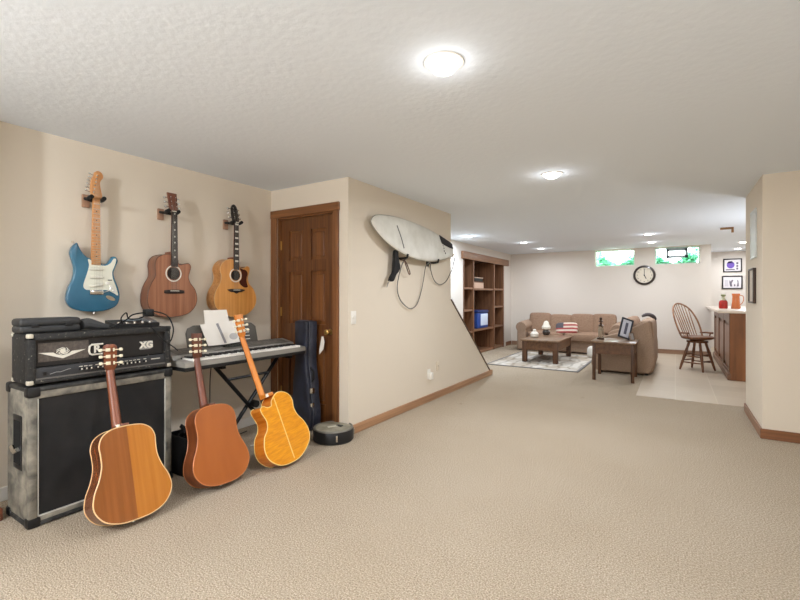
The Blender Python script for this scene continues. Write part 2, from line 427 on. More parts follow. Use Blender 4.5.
# windows
def window(i, x0, x1, sash):
    r = bpy.data.objects.new('window_%d' % i, None); C.objects.link(r); r['kind'] = 'structure'; r.location = (x0, YF, wz0)
    W, Hh = x1 - x0, wz1 - wz0
    f = MB(); t = 0.022; y0, y1 = 0.10, 0.16
    f.box(0, W, y0, y1, 0, t); f.box(0, W, y0, y1, Hh - t, Hh); f.box(0, t, y0, y1, t, Hh - t); f.box(W - t, W, y0, y1, t, Hh - t)
    f.build('window_frame', mat('window_frame_paint_%d' % i, srgb(196, 226, 210), 0.4), r, False)
    MB().box(t, W - t, 0.128, 0.132, t, Hh - t).build('pane', M['glass'], r, False)
    if sash:
        g = MB(); a, b_, c0, c1 = 0.205, 0.61, 0.135, Hh - t - 0.005
        g.box(a, b_, 0.08, 0.15, c0, c0 + 0.055); g.box(a, b_, 0.08, 0.15, c1 - 0.055, c1); g.box(a, a + 0.055, 0.08, 0.15, c0, c1); g.box(b_ - 0.055, b_, 0.08, 0.15, c0, c1)
        g.build('vent_sash', mat('vent_sash_grey', srgb(170, 184, 192), 0.5), r, False)
window(1, *WIN[0], False); window(2, *WIN[1], True)

# ================================================================== RECESSED LIGHTS
def can(x, y, label, power=CAN_W, col=CAN_COL, z=H, group=None, r=0.075, side=0.022, dome=0.016):
    t = thing('recessed_light', label, 'ceiling light', (x, y, z), 0, group)
    ring = []
    for k in range(1): pass
    MB().lathe([(r + 0.018, 0.0), (r + 0.016, -0.006), (r, -0.008), (r - 0.004, -0.003), (r - 0.004, 0.0)], 32).build('trim_ring', M['white_plastic'], t)
    MB().lathe([(0.0, -dome), (r * 0.35, -dome * 0.95), (r * 0.65, -dome * 0.73), (r * 0.85, -dome * 0.38), (r - 0.006, -0.003), (r - 0.006, 0.0)], 32).build('lens', M['lens'], t)
    ld = bpy.data.lights.new('lamp', 'AREA'); ld.shape = 'DISK'; ld.size = 2 * r; ld.energy = power; ld.color = col; ld.spread = math.radians(176)
    lo = bpy.data.objects.new('lamp', ld); C.objects.link(lo); lo.parent = t; lo.location = (0, 0, -dome - 0.006)
    # the bulb bulges a little below the ceiling and also throws light sideways
    ld = bpy.data.lights.new('bulb', 'POINT'); ld.shadow_soft_size = 0.04; ld.energy = power * side; ld.color = col
    lo = bpy.data.objects.new('bulb', ld); C.objects.link(lo); lo.parent = t; lo.location = (0, 0, -0.10)
    return t
can(-0.90, 1.80, 'bright round ceiling downlight nearest the camera, largest in view', dome=0.055)
can(-0.92, 3.96, 'round ceiling downlight in the middle of the open ceiling, second largest in view', 21, dome=0.04)
can(-3.13, 7.27, 'round ceiling downlight beside the end of the stair wall', 18, COOL_COL, side=0.06)
can(-2.58, 8.75, 'ceiling downlight left of and nearer than the small one in the far left corner', 11, side=0.06)
can(-2.58, 10.07, 'small ceiling downlight closest to the far left corner over the sofa', 9, side=0.06)
can(-0.39, 8.71, 'upper of two ceiling downlights above the wall clock', 11, side=0.06)
can(-0.40, 10.03, 'lower of two ceiling downlights, just in front of the high windows', 9, side=0.06)
can(1.15, 11.0, 'small ceiling downlight behind the bar, upper one', 10)
can(1.20, 12.45, 'small ceiling downlight against the back wall of the bar above two framed pictures', 9)
for x, y, w_, sd_ in ((-2.0, -1.3, 14, 6.5), (-0.90, -0.40, 4, 0.1), (1.35, -0.40, 3, 0.1), (1.35, 1.80, 2, 0.1), (0.2, -2.2, 8, 0.4)):  # unseen cans: some follow visible row and wall shadows, the rest added as fill
    can(x, y, 'unseen recessed ceiling downlight assumed on the near part of the ceiling', w_, CAN_COL, H, 'downlights behind the camera', side=sd_)
can(2.0, 9.0, 'unseen ceiling downlight added to brighten the bar room, hidden behind the right wall', 10)  # fill can added out of sight in the bar room

# fill lights added out of view to brighten the ceiling, modelled as short uplights
def uplight(x, y, power, group):
    t = thing('added_uplight', 'unseen short black uplight added out of view to brighten the ceiling', 'floor lamp', (x, y, 0), 0, group)
    MB().lathe([(0.14, 0), (0.14, 0.02), (0.02, 0.035), (0.012, 0.05), (0.012, 0.78), (0.02, 0.80)], 24).build('stem', M['black_metal'], t)
    MB().lathe([(0.02, 0.80), (0.10, 0.82), (0.17, 0.88), (0.165, 0.88), (0.095, 0.825), (0.0, 0.81)], 28).build('bowl', M['white_plastic'], t)
    ld = bpy.data.lights.new('lamp', 'AREA'); ld.shape = 'DISK'; ld.size = 0.30; ld.energy = power; ld.color = CAN_COL
    lo = bpy.data.objects.new('lamp', ld); C.objects.link(lo); lo.parent = t; lo.location = (0, 0, 0.89); lo.rotation_euler = (PI, 0, 0)
for x, y, w_ in ((1.3, -1.3, 34), (-1.5, -1.6, 34), (1.5, 7.3, 14)):
    uplight(x, y, w_, 'uplights added out of view as fill')

# ================================================================== GUITARS
MG = {
    'maple': wood('maple_neck', srgb(196, 132, 76), srgb(222, 164, 106), 'z', rough=0.35),
    'rosewood': wood('rosewood_fretboard', srgb(30, 21, 17), srgb(48, 34, 27), 'z', rough=0.7, coat=0),
    'mahog': wood('mahogany_neck', srgb(104, 52, 26), srgb(140, 76, 42), 'z', rough=0.32, coat=0.3),
    'bone': mat('bone', srgb(240, 232, 212), 0.4),
    'string': mat('steel_string', srgb(150, 142, 130), 0.4, 0.8),
    'hole': mat('soundhole_shade', srgb(30, 22, 17), 0.9),  # near-black disc colour stands for the shade inside the hole
    'pearl': mat('pearl_inlay', srgb(232, 228, 215), 0.25),
}
def guitar_frame(root, depth, P, lean, roll, back):
    rz = -PI / 2 if back else PI / 2
    Mx = Matrix.Rotation(rz, 4, 'Z') @ Matrix.Rotation(lean, 4, 'X') @ Matrix.Rotation(roll, 4, 'Y')
    off = Mx @ (Vector((0, depth, 0)) if back else Vector((0, 0, 0)))
    Mx = Matrix.Translation(Vector(P) - off) @ Mx
    root.matrix_world = Mx
    root.location, root.rotation_euler = Mx.to_translation(), Mx.to_euler()

def acoustic(label, out, depth, P, lean, roll, back, mats, body_top, neck_top, head_len, hole, bridge_z, head_style='plain', pick=None, pegs='cream', two=None, inlay=None, heel=True, nut_w=0.044):
    """local frame: x across the face, z along the neck, soundboard at y = 0 facing -y, back at y = depth"""
    g = thing('acoustic_guitar', label, 'guitar')
    o = catmull(out, 5)
    MB().prism(o, 0.004, depth - 0.004, 'xz').build('body', mats['side'], g, sharp=50)
    MB().prism(o, 0.0, 0.004, 'xz').build('soundboard', mats['top'], g)
    MB().prism([(a * 0.992, (b - 0.25) * 0.992 + 0.25) for a, b in o], depth - 0.004, depth, 'xz').build('back_panel', mats['back'], g)
    loop = o + o[:2]
    MB().tube([(a, 0.0015, b) for a, b in loop], 0.0032, 6).build('front_binding', mats['bind'], g)
    MB().tube([(a, depth - 0.0015, b) for a, b in loop], 0.0036, 6).build('back_binding', mats['bind'], g)
    # face furniture
    hx, hz, hr = hole
    MB().prism(circ(hx, hz, hr, 32), -0.0022, 0.0, 'xz').build('soundhole', MG['hole'], g)
    ros = [(hx + (hr + 0.011) * math.cos(2 * PI * k / 32), -0.001, hz + (hr + 0.011) * math.sin(2 * PI * k / 32)) for k in range(34)]
    MB().tube(ros, 0.0048, 6).build('rosette', MG['pearl'], g)
    br = [(-0.082, -0.012), (-0.05, -0.016), (0.05, -0.016), (0.082, -0.012), (0.082, 0.010), (0.05, 0.015), (-0.05, 0.015), (-0.082, 0.010)]
    if head_style == 'carved': br = [(-0.098, 0.008), (-0.06, -0.010), (-0.03, -0.012), (0, -0.026), (0.03, -0.012), (0.06, -0.010), (0.098, 0.008), (0.06, 0.016), (-0.06, 0.016)]
    bo = MB().prism([(a, b + bridge_z) for a, b in br], -0.010, 0.0, 'xz', bev=0.003).build('bridge', MG['rosewood'], g)
    MB().box(-0.036, 0.036, -0.0135, -0.0095, bridge_z + 0.004, bridge_z + 0.008).build('saddle', MG['bone'], bo)
    if pick: MB().prism(catmull(pick, 4), -0.0025, -0.0002, 'xz').build('pickguard', mats['pick'], g)
    # neck
    fb0 = hz + hr + 0.004
    n = MB()
    prof = []
    zz = [body_top - 0.01, body_top + 0.02, neck_top - 0.03, neck_top]
    for z, w_, th in zip(zz, (0.028, 0.0275, 0.0225, 0.022), (0.030, 0.024, 0.020, 0.020)):
        prof.append((z, w_, th))
    def ring_pts(z, w_, th): return [(w_ * math.cos(a), -0.002 + th * max(0.0, math.sin(a)) if math.sin(a) > 0 else -0.002, z) for a in [2 * PI * k / 16 for k in range(16)]]
    t = bmesh.new(); rings = [[t.verts.new(q) for q in ring_pts(*pp)] for pp in prof]
    for a, b_ in zip(rings, rings[1:]):
        for k in range(16): t.faces.new((a[k], a[(k + 1) % 16], b_[(k + 1) % 16], b_[k]))
    t.faces.new(rings[0][::-1]); t.faces.new(rings[-1]); n._merge(t)
    n.build('neck', mats['neck'], g)
    if heel:
        hl = MB().prism([(-0.026, body_top - 0.005), (0.026, body_top - 0.005), (0.024, body_top + 0.022), (-0.024, body_top + 0.022)], 0.0, depth * 0.86, 'xz', bev=0.004)
        ho = hl.build('heel', mats['neck'], g)
        if mats.get('heel_cap'): MB().prism([(-0.027, body_top - 0.006), (0.027, body_top - 0.006), (0.025, body_top + 0.024), (-0.025, body_top + 0.024)], depth * 0.86, depth * 0.86 + 0.004, 'xz').build('heel_cap', mats['heel_cap'], ho)
    MB().prism([(-0.028, fb0), (0.028, fb0), (nut_w / 2, neck_top), (-nut_w / 2, neck_top)], -0.010, -0.0005, 'xz', bev=0.001).build('fretboard', mats['fret'], g)
    MB().box(-nut_w / 2, nut_w / 2, -0.013, -0.003, neck_top - 0.002, neck_top + 0.004).build('nut', MG['bone'], g)
    scale = neck_top - bridge_z
    if inlay:
        for fr in (1, 3, 5, 7, 9, 12, 15):
            za = neck_top - scale * (1 - 2 ** (-(fr - 0.5) / 12)); hw = 0.017 if inlay == 'block' else 0.004; hh = 0.0075 if inlay == 'block' else 0.004
            if inlay == 'diamond': q = MB().prism([(0, za - 0.008), (0.006, za), (0, za + 0.008), (-0.006, za)], -0.0112, -0.0098, 'xz')
            else: q = MB().box(-hw, hw, -0.0112, -0.0098, za - hh, za + hh)
            q.build('inlay', MG['pearl'], g)
    # headstock, tilted back a little
    HM = Matrix.Translation((0, 0.004, neck_top)) @ Matrix.Rotation(math.radians(-12), 4, 'X')
    if head_style == 'carved': ho_ = catmull([(-0.021, 0), (-0.034, 0.03), (-0.036, 0.09), (-0.030, 0.15), (-0.012, 0.182), (0.012, 0.182), (0.030, 0.15), (0.036, 0.09), (0.034, 0.03), (0.021, 0)], 4)
    elif head_style == 'curved': ho_ = [(-0.022, 0), (-0.034, 0.03), (-0.038, 0.15), (-0.034, 0.172), (-0.018, 0.182), (0.018, 0.182), (0.034, 0.172), (0.038, 0.15), (0.034, 0.03), (0.022, 0)]
    else: ho_ = [(-0.022, 0), (-0.032, 0.022), (-0.038, 0.19), (0.038, 0.19), (0.032, 0.022), (0.022, 0)]
    ho_ = [(a, b_ * head_len / 0.19) for a, b_ in ho_]
    hs = MB().prism(ho_, -0.008, 0.008, 'xz', bev=0.002, mtx=HM).build('headstock', mats['head'], g)
    pm = MG['cream'] if pegs == 'cream' else M['chrome']
    for sx in (-1, 1):
        for k in range(3):
            z = (0.05 + 0.046 * k) * head_len / 0.19
            q = MB().box(sx * 0.012 - 0.008, sx * 0.012 + 0.008 + sx * 0.008, 0.008, 0.018, z - 0.010, z + 0.010, bev=0.002, mtx=HM)
            q.cyl((HM @ Vector((sx * 0.02, 0.013, z))), (HM @ Vector((sx * 0.05, 0.013, z))), 0.0035, n=8)
            q.pillow((0, 0, 0), 0.020, 0.010, 0.018, mtx=Matrix.Translation(HM @ Vector((sx * 0.056, 0.013, z))))
            q.cyl(HM @ Vector((sx * 0.020, -0.018, z)), HM @ Vector((sx * 0.020, 0.01, z)), 0.004, n=8)
            q.build('tuning_peg', pm, g)
    for k in range(6):
        x = -0.0175 + 0.007 * k
        xb = x * 1.55
        sx = -1 if k < 3 else 1; j = k if k < 3 else 5 - k
        zt = (0.05 + 0.046 * (j if True else 0)) * head_len / 0.19
        MB().tube([(xb, -0.0135, bridge_z + 0.006), (x, -0.0125, neck_top + 0.001), tuple(HM @ Vector((sx * 0.020, -0.013, zt)))], 0.00035 + 0.0002 * (5 - k) / 5, 5).build('string', MG['string'], g)
    MB().cyl((0, depth / 2, 0.004), (0, depth / 2, -0.014), 0.007, 0.0085, 12).build('end_pin', mats.get('pin', M['chrome']), g)
    if mats.get('strip'): MB().box(-0.004, 0.004, depth - 0.001, depth + 0.0012, 0.01, body_top - 0.02).build('centre_strip', mats['strip'], g)
    if mats.get('button'): MB().cyl((0.035, depth - 0.02, body_top - 0.003), (0.035, depth - 0.02, body_top + 0.02), 0.012, 0.010, 12).build('strap_button', mats['button'], g)
    guitar_frame(g, depth, P, lean, roll, back)
    return g
MG['cream'] = M['cream_metal']

def sym(half): return [(w_, z) for w_, z in half] + [(-w_, z) for w_, z in half[::-1] if w_ > 0.0]
DREAD = sym([(0.0, 0.0), (0.085, 0.006), (0.160, 0.040), (0.203, 0.108), (0.196, 0.180), (0.165, 0.250), (0.147, 0.315), (0.146, 0.375), (0.148, 0.425), (0.130, 0.470), (0.090, 0.498), (0.035, 0.508)])
DREAD = [q for i, q in enumerate(DREAD)]
GA = [(-0.032, 0.488), (-0.099, 0.476), (-0.137, 0.446), (-0.150, 0.400), (-0.147, 0.354), (-0.150, 0.306), (-0.176, 0.257), (-0.198, 0.200), (-0.206, 0.133), (-0.196, 0.076), (-0.160, 0.027), (-0.085, -0.003), (0.015, -0.007), (0.122, 0.017), (0.182, 0.076), (0.197, 0.140), (0.180, 0.210), (0.139, 0.264), (0.122, 0.315), (0.136, 0.367), (0.141, 0.402), (0.124, 0.424), (0.085, 0.419), (0.055, 0.410), (0.036, 0.424), (0.028, 0.455)]
JUMBO = [(-0.037, 0.508), (-0.096, 0.500), (-0.143, 0.466), (-0.164, 0.414), (-0.152, 0.353), (-0.164, 0.290), (-0.202, 0.228), (-0.222, 0.157), (-0.207, 0.086), (-0.147, 0.033), (-0.062, -0.004), (0.028, -0.008), (0.128, 0.013), (0.203, 0.077), (0.224, 0.154), (0.194, 0.240), (0.144, 0.290), (0.128, 0.345), (0.145, 0.407), (0.145, 0.443), (0.118, 0.454), (0.083, 0.434), (0.045, 0.434), (0.027, 0.470)]

koa = wood('reddish_koa_top', srgb(128, 78, 52), srgb(172, 116, 84), 'z', fine=30, rough=0.35, coat=0.2)
koa_side = wood('koa_side', srgb(104, 62, 40), srgb(140, 88, 60), 'z', fine=24, rough=0.35, coat=0.2)
spruce = wood('amber_spruce_top', srgb(196, 126, 58), srgb(222, 158, 84), 'z', fine=44, rough=0.3, coat=0.3)
spruce_side = wood('flamed_maple_side', srgb(164, 104, 50), srgb(198, 140, 78), 'x', fine=40, rough=0.3, coat=0.3)
dark_bind = mat('tortoise_binding', srgb(92, 58, 40), 0.4)
cream_bind = mat('cream_binding', srgb(226, 190, 138), 0.35)

acoustic('reddish-brown cutaway acoustic guitar, middle of the three hung on the left wall', GA, 0.105, (-3.385, 1.972, 1.105), 0, 0, False,
         dict(side=koa_side, top=koa, back=koa_side, bind=dark_bind, neck=MG['mahog'], fret=MG['rosewood'], head=wood('rosewood_head', srgb(96, 52, 36), srgb(130, 78, 56), 'z')),
         0.488, 0.832, 0.155, (-0.004, 0.338, 0.050), 0.193, 'plain', inlay='diamond', pegs='chrome')
acoustic('amber cutaway acoustic guitar with dark pickguard, hung on the left wall nearest the door', JUMBO, 0.110, (-3.385, 2.553, 1.085), 0, 0, False,
         dict(side=spruce_side, top=spruce, back=spruce_side, bind=mat('amber_binding', srgb(206, 160, 104), 0.35), neck=MG['mahog'], fret=MG['rosewood'], head=mat('black_headstock', srgb(34, 24, 20), 0.25, coat=0.4), pick=mat('tortoise_pickguard', srgb(74, 30, 18), 0.25, coat=0.3)),
         0.508, 0.848, 0.175, (-0.006, 0.366, 0.047), 0.226, 'carved', pick=[(0.040, 0.432), (0.068, 0.425), (0.104, 0.418), (0.126, 0.388), (0.112, 0.340), (0.116, 0.300), (0.126, 0.264), (0.090, 0.258), (0.048, 0.282), (0.034, 0.310), (0.058, 0.338), (0.060, 0.390)], inlay='block', pegs='chrome')

hb = two_tone('book_matched_back', srgb(172, 104, 36), srgb(192, 122, 48), srgb(134, 76, 32), srgb(156, 93, 43), 0, 0.22, 0.5)
acoustic('acoustic guitar with two-tone golden back leaning against the amplifier stack', DREAD, 0.112, (-2.495, 1.252, 0.040), 0.345, -0.040, True,
         dict(side=wood('dark_mahogany_side', srgb(96, 50, 26), srgb(132, 76, 42), 'z', rough=0.25, coat=0.5), top=spruce, back=hb, bind=cream_bind, neck=MG['mahog'], fret=MG['rosewood'], head=MG['mahog'], pin=M['chrome'], button=MG['bone']),
         0.505, 0.862, 0.165, (0, 0.345, 0.05), 0.19, 'curved')
tan = ramp_mat('satin_brown_back', [(0.3, srgb(156, 82, 30)), (0.7, srgb(172, 96, 40))], (6, 6, 1.2), 1.0, 3, 0.38, 0.15)
tan_side = wood('satin_brown_side', srgb(104, 52, 24), srgb(130, 70, 36), 'z', rough=0.38, coat=0.15)
acoustic('plain matt brown acoustic guitar showing its back, leaning on the left half of the keyboard', DREAD, 0.115, (-2.485, 1.797, 0.042), 0.330, -0.050, True,
         dict(side=tan_side, top=spruce, back=tan, bind=mat('brown_edge', srgb(190, 118, 68), 0.4), neck=wood('dark_brown_neck', srgb(92, 44, 24), srgb(122, 64, 36), 'z'), fret=MG['rosewood'], head=wood('dark_brown_head', srgb(84, 42, 24), srgb(112, 60, 36), 'z')),
         0.505, 0.865, 0.175, (0, 0.345, 0.05), 0.19, 'plain')
ylw = ramp_mat('flamed_yellow_maple', [(0.32, srgb(216, 132, 2)), (0.68, srgb(240, 160, 12))], (14, 14, 90), 1.0, 3, 0.2, 0.6, 0, 0.6)
ylw_side = ramp_mat('flamed_amber_side', [(0.32, srgb(188, 100, 26)), (0.68, srgb(214, 130, 44))], (4, 4, 46), 1.0, 3, 0.22, 0.6)
acoustic('bright yellow cutaway acoustic guitar leaning against the keyboard near the guitar case', JUMBO, 0.115, (-2.40, 2.325, 0.045), 0.345, 0.125, True,
         dict(side=ylw_side, top=spruce, back=ylw, bind=mat('pale_yellow_binding', srgb(246, 214, 130), 0.3), neck=wood('amber_maple_neck', srgb(206, 116, 30), srgb(226, 142, 48), 'z', coat=0.4), fret=MG['rosewood'], head=wood('amber_maple_head', srgb(206, 116, 30), srgb(226, 142, 48), 'z', coat=0.4), strip=mat('pale_strip', srgb(252, 206, 110), 0.3), button=MG['bone']),
         0.508, 1.005, 0.175, (-0.006, 0.366, 0.047), 0.226, 'plain')

# ---- blue electric guitar
def electric():
    g = thing('electric_guitar', 'metallic blue electric guitar with white pickguard, hung on the left wall above the amplifier', 'guitar')
    O = catmull([(-0.113, 0.473), (-0.137, 0.441), (-0.145, 0.398), (-0.133, 0.352), (-0.122, 0.295), (-0.131, 0.228), (-0.155, 0.171), (-0.167, 0.114), (-0.164, 0.072), (-0.139, 0.034), (-0.082, 0.011), (-0.005, 0.003), (0.075, 0.012), (0.140, 0.046), (0.161, 0.110), (0.150, 0.176), (0.128, 0.237), (0.120, 0.282), (0.133, 0.324), (0.148, 0.366), (0.137, 0.394), (0.115, 0.398), (0.098, 0.374), (0.077, 0.345), (0.048, 0.338), (0.035, 0.350), (-0.027, 0.374), (-0.052, 0.386), (-0.077, 0.413), (-0.094, 0.446), (-0.104, 0.471)], 4)
    blue = ramp_mat('metallic_lake_blue', [(0.35, srgb(40, 96, 124)), (0.7, srgb(60, 122, 148))], (1, 1, 1), 3.0, 2, 0.25, 0.6)
    MB().prism(O, 0.0, 0.044, 'xz', bev=0.009, seg=3).build('body', blue, g, sharp=60)
    G = catmull([(-0.046, 0.366), (-0.027, 0.362), (-0.018, 0.332), (0.030, 0.330), (0.066, 0.330), (0.098, 0.350), (0.117, 0.382), (0.133, 0.378), (0.124, 0.334), (0.107, 0.287), (0.112, 0.236), (0.133, 0.176), (0.146, 0.118), (0.112, 0.137), (0.066, 0.156), (-0.031, 0.155), (-0.061, 0.160), (-0.073, 0.182), (-0.065, 0.221), (-0.048, 0.280), (-0.039, 0.329)], 3)
    MB().prism(G, -0.003, 0.0, 'xz').build('pickguard', mat('mint_white_pickguard', srgb(232, 230, 212), 0.35), g)
    for z, r in ((0.302, 0.0), (0.244, 0.0), (0.188, -0.16)):
        MB().box(-0.043, 0.043, -0.012, -0.002, -0.010, 0.010, bev=0.006, seg=3, mtx=Matrix.Translation((0.006, 0, z)) @ Matrix.Rotation(r, 4, 'Y')).build('pickup', mat('pickup_cover', srgb(226, 222, 206), 0.4), g)
    bo = MB().box(-0.036, 0.048, -0.012, 0.0, 0.124, 0.152, bev=0.002).build('bridge', M['chrome'], g)
    MB().tube([(0.045, -0.014, 0.138), (0.075, -0.026, 0.148), (0.085, -0.030, 0.170)], 0.003, 8).build('tremolo_arm', M['chrome'], g)
    MB().prism(circ(0.096, 0.098, 0.014, 20, 0.033), -0.004, 0.0, 'xz', mtx=Matrix.Translation((0.096, 0, 0.098)) @ Matrix.Rotation(0.45, 4, 'Y') @ Matrix.Translation((-0.096, 0, -0.098))).build('jack_plate', M['chrome'], g)
    for x, z in ((0.075, 0.205), (0.098, 0.178), (0.118, 0.150)):
        MB().lathe([(0.012, 0), (0.011, 0.012), (0.0, 0.013)], 14, Matrix.Translation((x, -0.003, z)) @ Matrix.Rotation(PI / 2, 4, 'X')).build('control_knob', M['white_plastic'], g)
    MB().box(0.078, 0.104, -0.007, -0.003, 0.224, 0.230, mtx=Matrix.Translation((0, 0, 0))).build('pickup_switch', M['black'], g)
    NT = 0.792
    nk = MB().prism([(-0.026, 0.330), (0.034, 0.330), (0.029, NT), (-0.015, NT)], -0.006, 0.014, 'xz', bev=0.004).build('neck', MG['maple'], g)
    scale = NT - 0.138
    for f in range(1, 22):
        z = NT - scale * (1 - 2 ** (-f / 12)); t = (z - 0.33) / (NT - 0.33)
        MB().box(-0.026 + 0.011 * t, 0.034 - 0.005 * t, -0.0072, -0.0058, z - 0.0012, z + 0.0012).build('fret', M['chrome'], nk)
    for f in (3, 5, 7, 9, 12, 15, 17):
        z = NT - scale * (1 - 2 ** (-(f - 0.5) / 12))
        MB().prism(circ(0.005, z, 0.004, 12), -0.0068, -0.0058, 'xz').build('inlay_dot', M['black'], nk)
    hd = catmull([(-0.016, NT), (-0.026, NT + 0.030), (-0.030, NT + 0.075), (-0.022, NT + 0.135), (-0.008, NT + 0.165), (-0.004, NT + 0.185), (0.018, NT + 0.200), (0.042, NT + 0.188), (0.050, NT + 0.160), (0.036, NT + 0.135), (0.030, NT + 0.110), (0.040, NT + 0.050), (0.044, NT + 0.025), (0.030, NT)], 4)
    MB().prism(hd, 0.0, 0.014, 'xz', bev=0.002).build('headstock', MG['maple'], g)
    for k in range(6):
        z = NT + 0.045 + 0.024 * k; x0 = -0.026 + 0.0045 * k
        q = MB().cyl((x0 + 0.012, -0.010, z), (x0 + 0.012, 0.02, z), 0.005, n=10).cyl((x0, 0.012, z), (x0 - 0.020, 0.012, z + 0.006), 0.003, n=8)
        q.pillow((x0 - 0.026, 0.012, z + 0.008), 0.016, 0.008, 0.012).build('tuning_peg', M['chrome'], g)
        x = -0.010 + 0.007 * k
        MB().tube([(x * 1.4 + 0.006, -0.013, 0.138), (x + 0.003, -0.010, NT), (x0 + 0.012, -0.008, z)], 0.00045, 5).build('string', MG['string'], g)
    MB().cyl((0, 0.022, 0.004), (0, 0.022, -0.012), 0.005, 0.007, 12).build('strap_button', M['chrome'], g)
    MB().cyl((-0.125, 0.022, 0.470), (-0.130, 0.022, 0.485), 0.005, 0.007, 12).build('strap_button', M['chrome'], g)
    guitar_frame(g, 0.044, (-3.425, 1.430, 1.150), 0, 0, False)
electric()

# ---- wall hangers
def hanger(y, z, xface, label):
    t = thing('guitar_hanger', label, 'wall hanger', (XL, y, z), 0, None)
    MB().box(0.0, 0.022, -0.052, -0.006, -0.060, 0.030, bev=0.004).build('wood_block', wood('hanger_block', srgb(150, 112, 88), srgb(184, 146, 118), 'z'), t)
    L = xface - XL
    q = MB().tube([(0.02, -0.037, 0), (L * 0.5, -0.03, -0.005), (L - 0.04, 0.0, -0.008)], 0.011, 10)
    q.tube(catmull([(L + 0.045, -0.036, 0.004), (L + 0.02, -0.040, -0.002), (L - 0.012, -0.034, -0.008), (L - 0.04, 0.0, -0.008), (L - 0.012, 0.038, -0.008), (L + 0.02, 0.044, -0.002), (L + 0.045, 0.040, 0.004)], 4, False), 0.014, 10)
    q.build('yoke', M['black_rubber'], t)
hanger(1.43, 1.945, -3.43, 'wood-block guitar hanger with black yoke holding the blue guitar')
hanger(1.955, 1.935, -3.40, 'wood-block guitar hanger with black yoke holding the reddish-brown guitar')
hanger(2.553, 1.935, -3.40, 'wood-block guitar hanger with black yoke holding the amber guitar')

# ================================================================== AMPLIFIER STACK
tolex = ramp_mat('worn_grey_tolex', [(0.36, srgb(86, 82, 74)), (0.5, srgb(124, 118, 106)), (0.66, srgb(156, 148, 132))], (1, 1, 1), 9, 8, 0.75, 0, 0.15, 0.3)
tolex_blk = ramp_mat('scuffed_black_tolex', [(0.50, srgb(34, 33, 32)), (0.65, srgb(52, 50, 47)), (0.70, srgb(150, 144, 130))], (1, 1, 1), 55, 3, 0.7, 0, 0.2)
edge_blk = ramp_mat('worn_black_edge', [(0.45, srgb(34, 34, 33)), (0.7, srgb(74, 72, 68))], (1, 1, 1), 18, 5, 0.6)
grille = ramp_mat('black_grille_cloth', [(0.4, srgb(22, 20, 19)), (0.75, srgb(36, 33, 31))], (1, 1, 1), 5, 5, 0.85, 0, 0)
def cabinet():
    x0, x1, y0, y1, z1 = -0.32, 0.0, 0.0, 0.79, 0.765
    t = thing('speaker_cabinet', 'tall grey worn speaker cabinet with black grille standing on the carpet', 'speaker', (-2.945, 0.910, 0.0))
    q = MB(); fw = 0.042
    q.box(x0, x1 - 0.02, y0, y1, 0.03, z1 - 0.02, bev=0.012)
    q.box(x1 - 0.03, x1, y0, y0 + fw, 0.03, z1 - 0.01, bev=0.008); q.box(x1 - 0.03, x1, y1 - fw, y1, 0.03, z1 - 0.01, bev=0.008)
    q.box(x1 - 0.03, x1, y0, y1, z1 - 0.065, z1 - 0.01, bev=0.008); q.box(x1 - 0.03, x1, y0, y1, 0.02, 0.055, bev=0.006)
    q.build('shell', tolex, t)
    MB().box(x1 - 0.018, x1 - 0.010, y0 + fw, y1 - fw, 0.05, z1 - 0.06).build('grille', grille, t, False)
    pw = 0.006; p = MB()
    a, b_, c0, c1 = y0 + fw, y1 - fw, 0.055, z1 - 0.065
    p.box(x1 - 0.012, x1 - 0.002, a, a + pw * 0.6, c0, c1); p.box(x1 - 0.012, x1 - 0.002, b_ - pw, b_, c0, c1); p.box(x1 - 0.012, x1 - 0.002, a, b_, c0, c0 + pw); 
    p.build('piping', mat('pale_piping', srgb(190, 186, 176), 0.5), t)
    q = MB()
    q.box(x0 - 0.004, x1 + 0.004, y0 - 0.004, y1 + 0.004, z1 - 0.028, z1, bev=0.010)
    q.build('top_edge', edge_blk, t)
    MB().box(x0 - 0.004, x1 + 0.004, y0 - 0.004, y1 + 0.004, 0.004, 0.034, bev=0.010).build('base_edge', edge_blk, t)
    for xx in (x0, x1):
        for yy in (y0, y1):
            for zz in (0.0, z1):
                sx = 1 if xx == x0 else -1; sy = 1 if yy == y0 else -1; sz = 1 if zz == 0.0 else -1
                aa = sorted((xx - sx * 0.007, xx + sx * 0.055)); bb_ = sorted((yy - sy * 0.007, yy + sy * 0.055)); cc = sorted((zz if zz == 0 else zz + 0.004, zz + sz * 0.055))
                MB().box(aa[0], aa[1], bb_[0], bb_[1], cc[0], cc[1], bev=0.012, seg=2).build('corner_cap', M['black'], t)
    h = MB().box(-0.215, -0.09, -0.004, 0.004, 0.30, 0.60, bev=0.003).build('side_handle', M['black'], t)
    q = MB(); q.box(-0.20, -0.105, -0.0055, -0.003, 0.33, 0.57); q.build('handle_recess_shade', mat('recess_shade', srgb(12, 12, 12), 0.9), h, False)  # near-black sheet painted as the shade of the handle opening
    MB().tube([(-0.198, -0.014, 0.42), (-0.155, -0.017, 0.40), (-0.107, -0.014, 0.42)], 0.012, 8).build('handle_grip', M['chrome'], h)
cabinet()

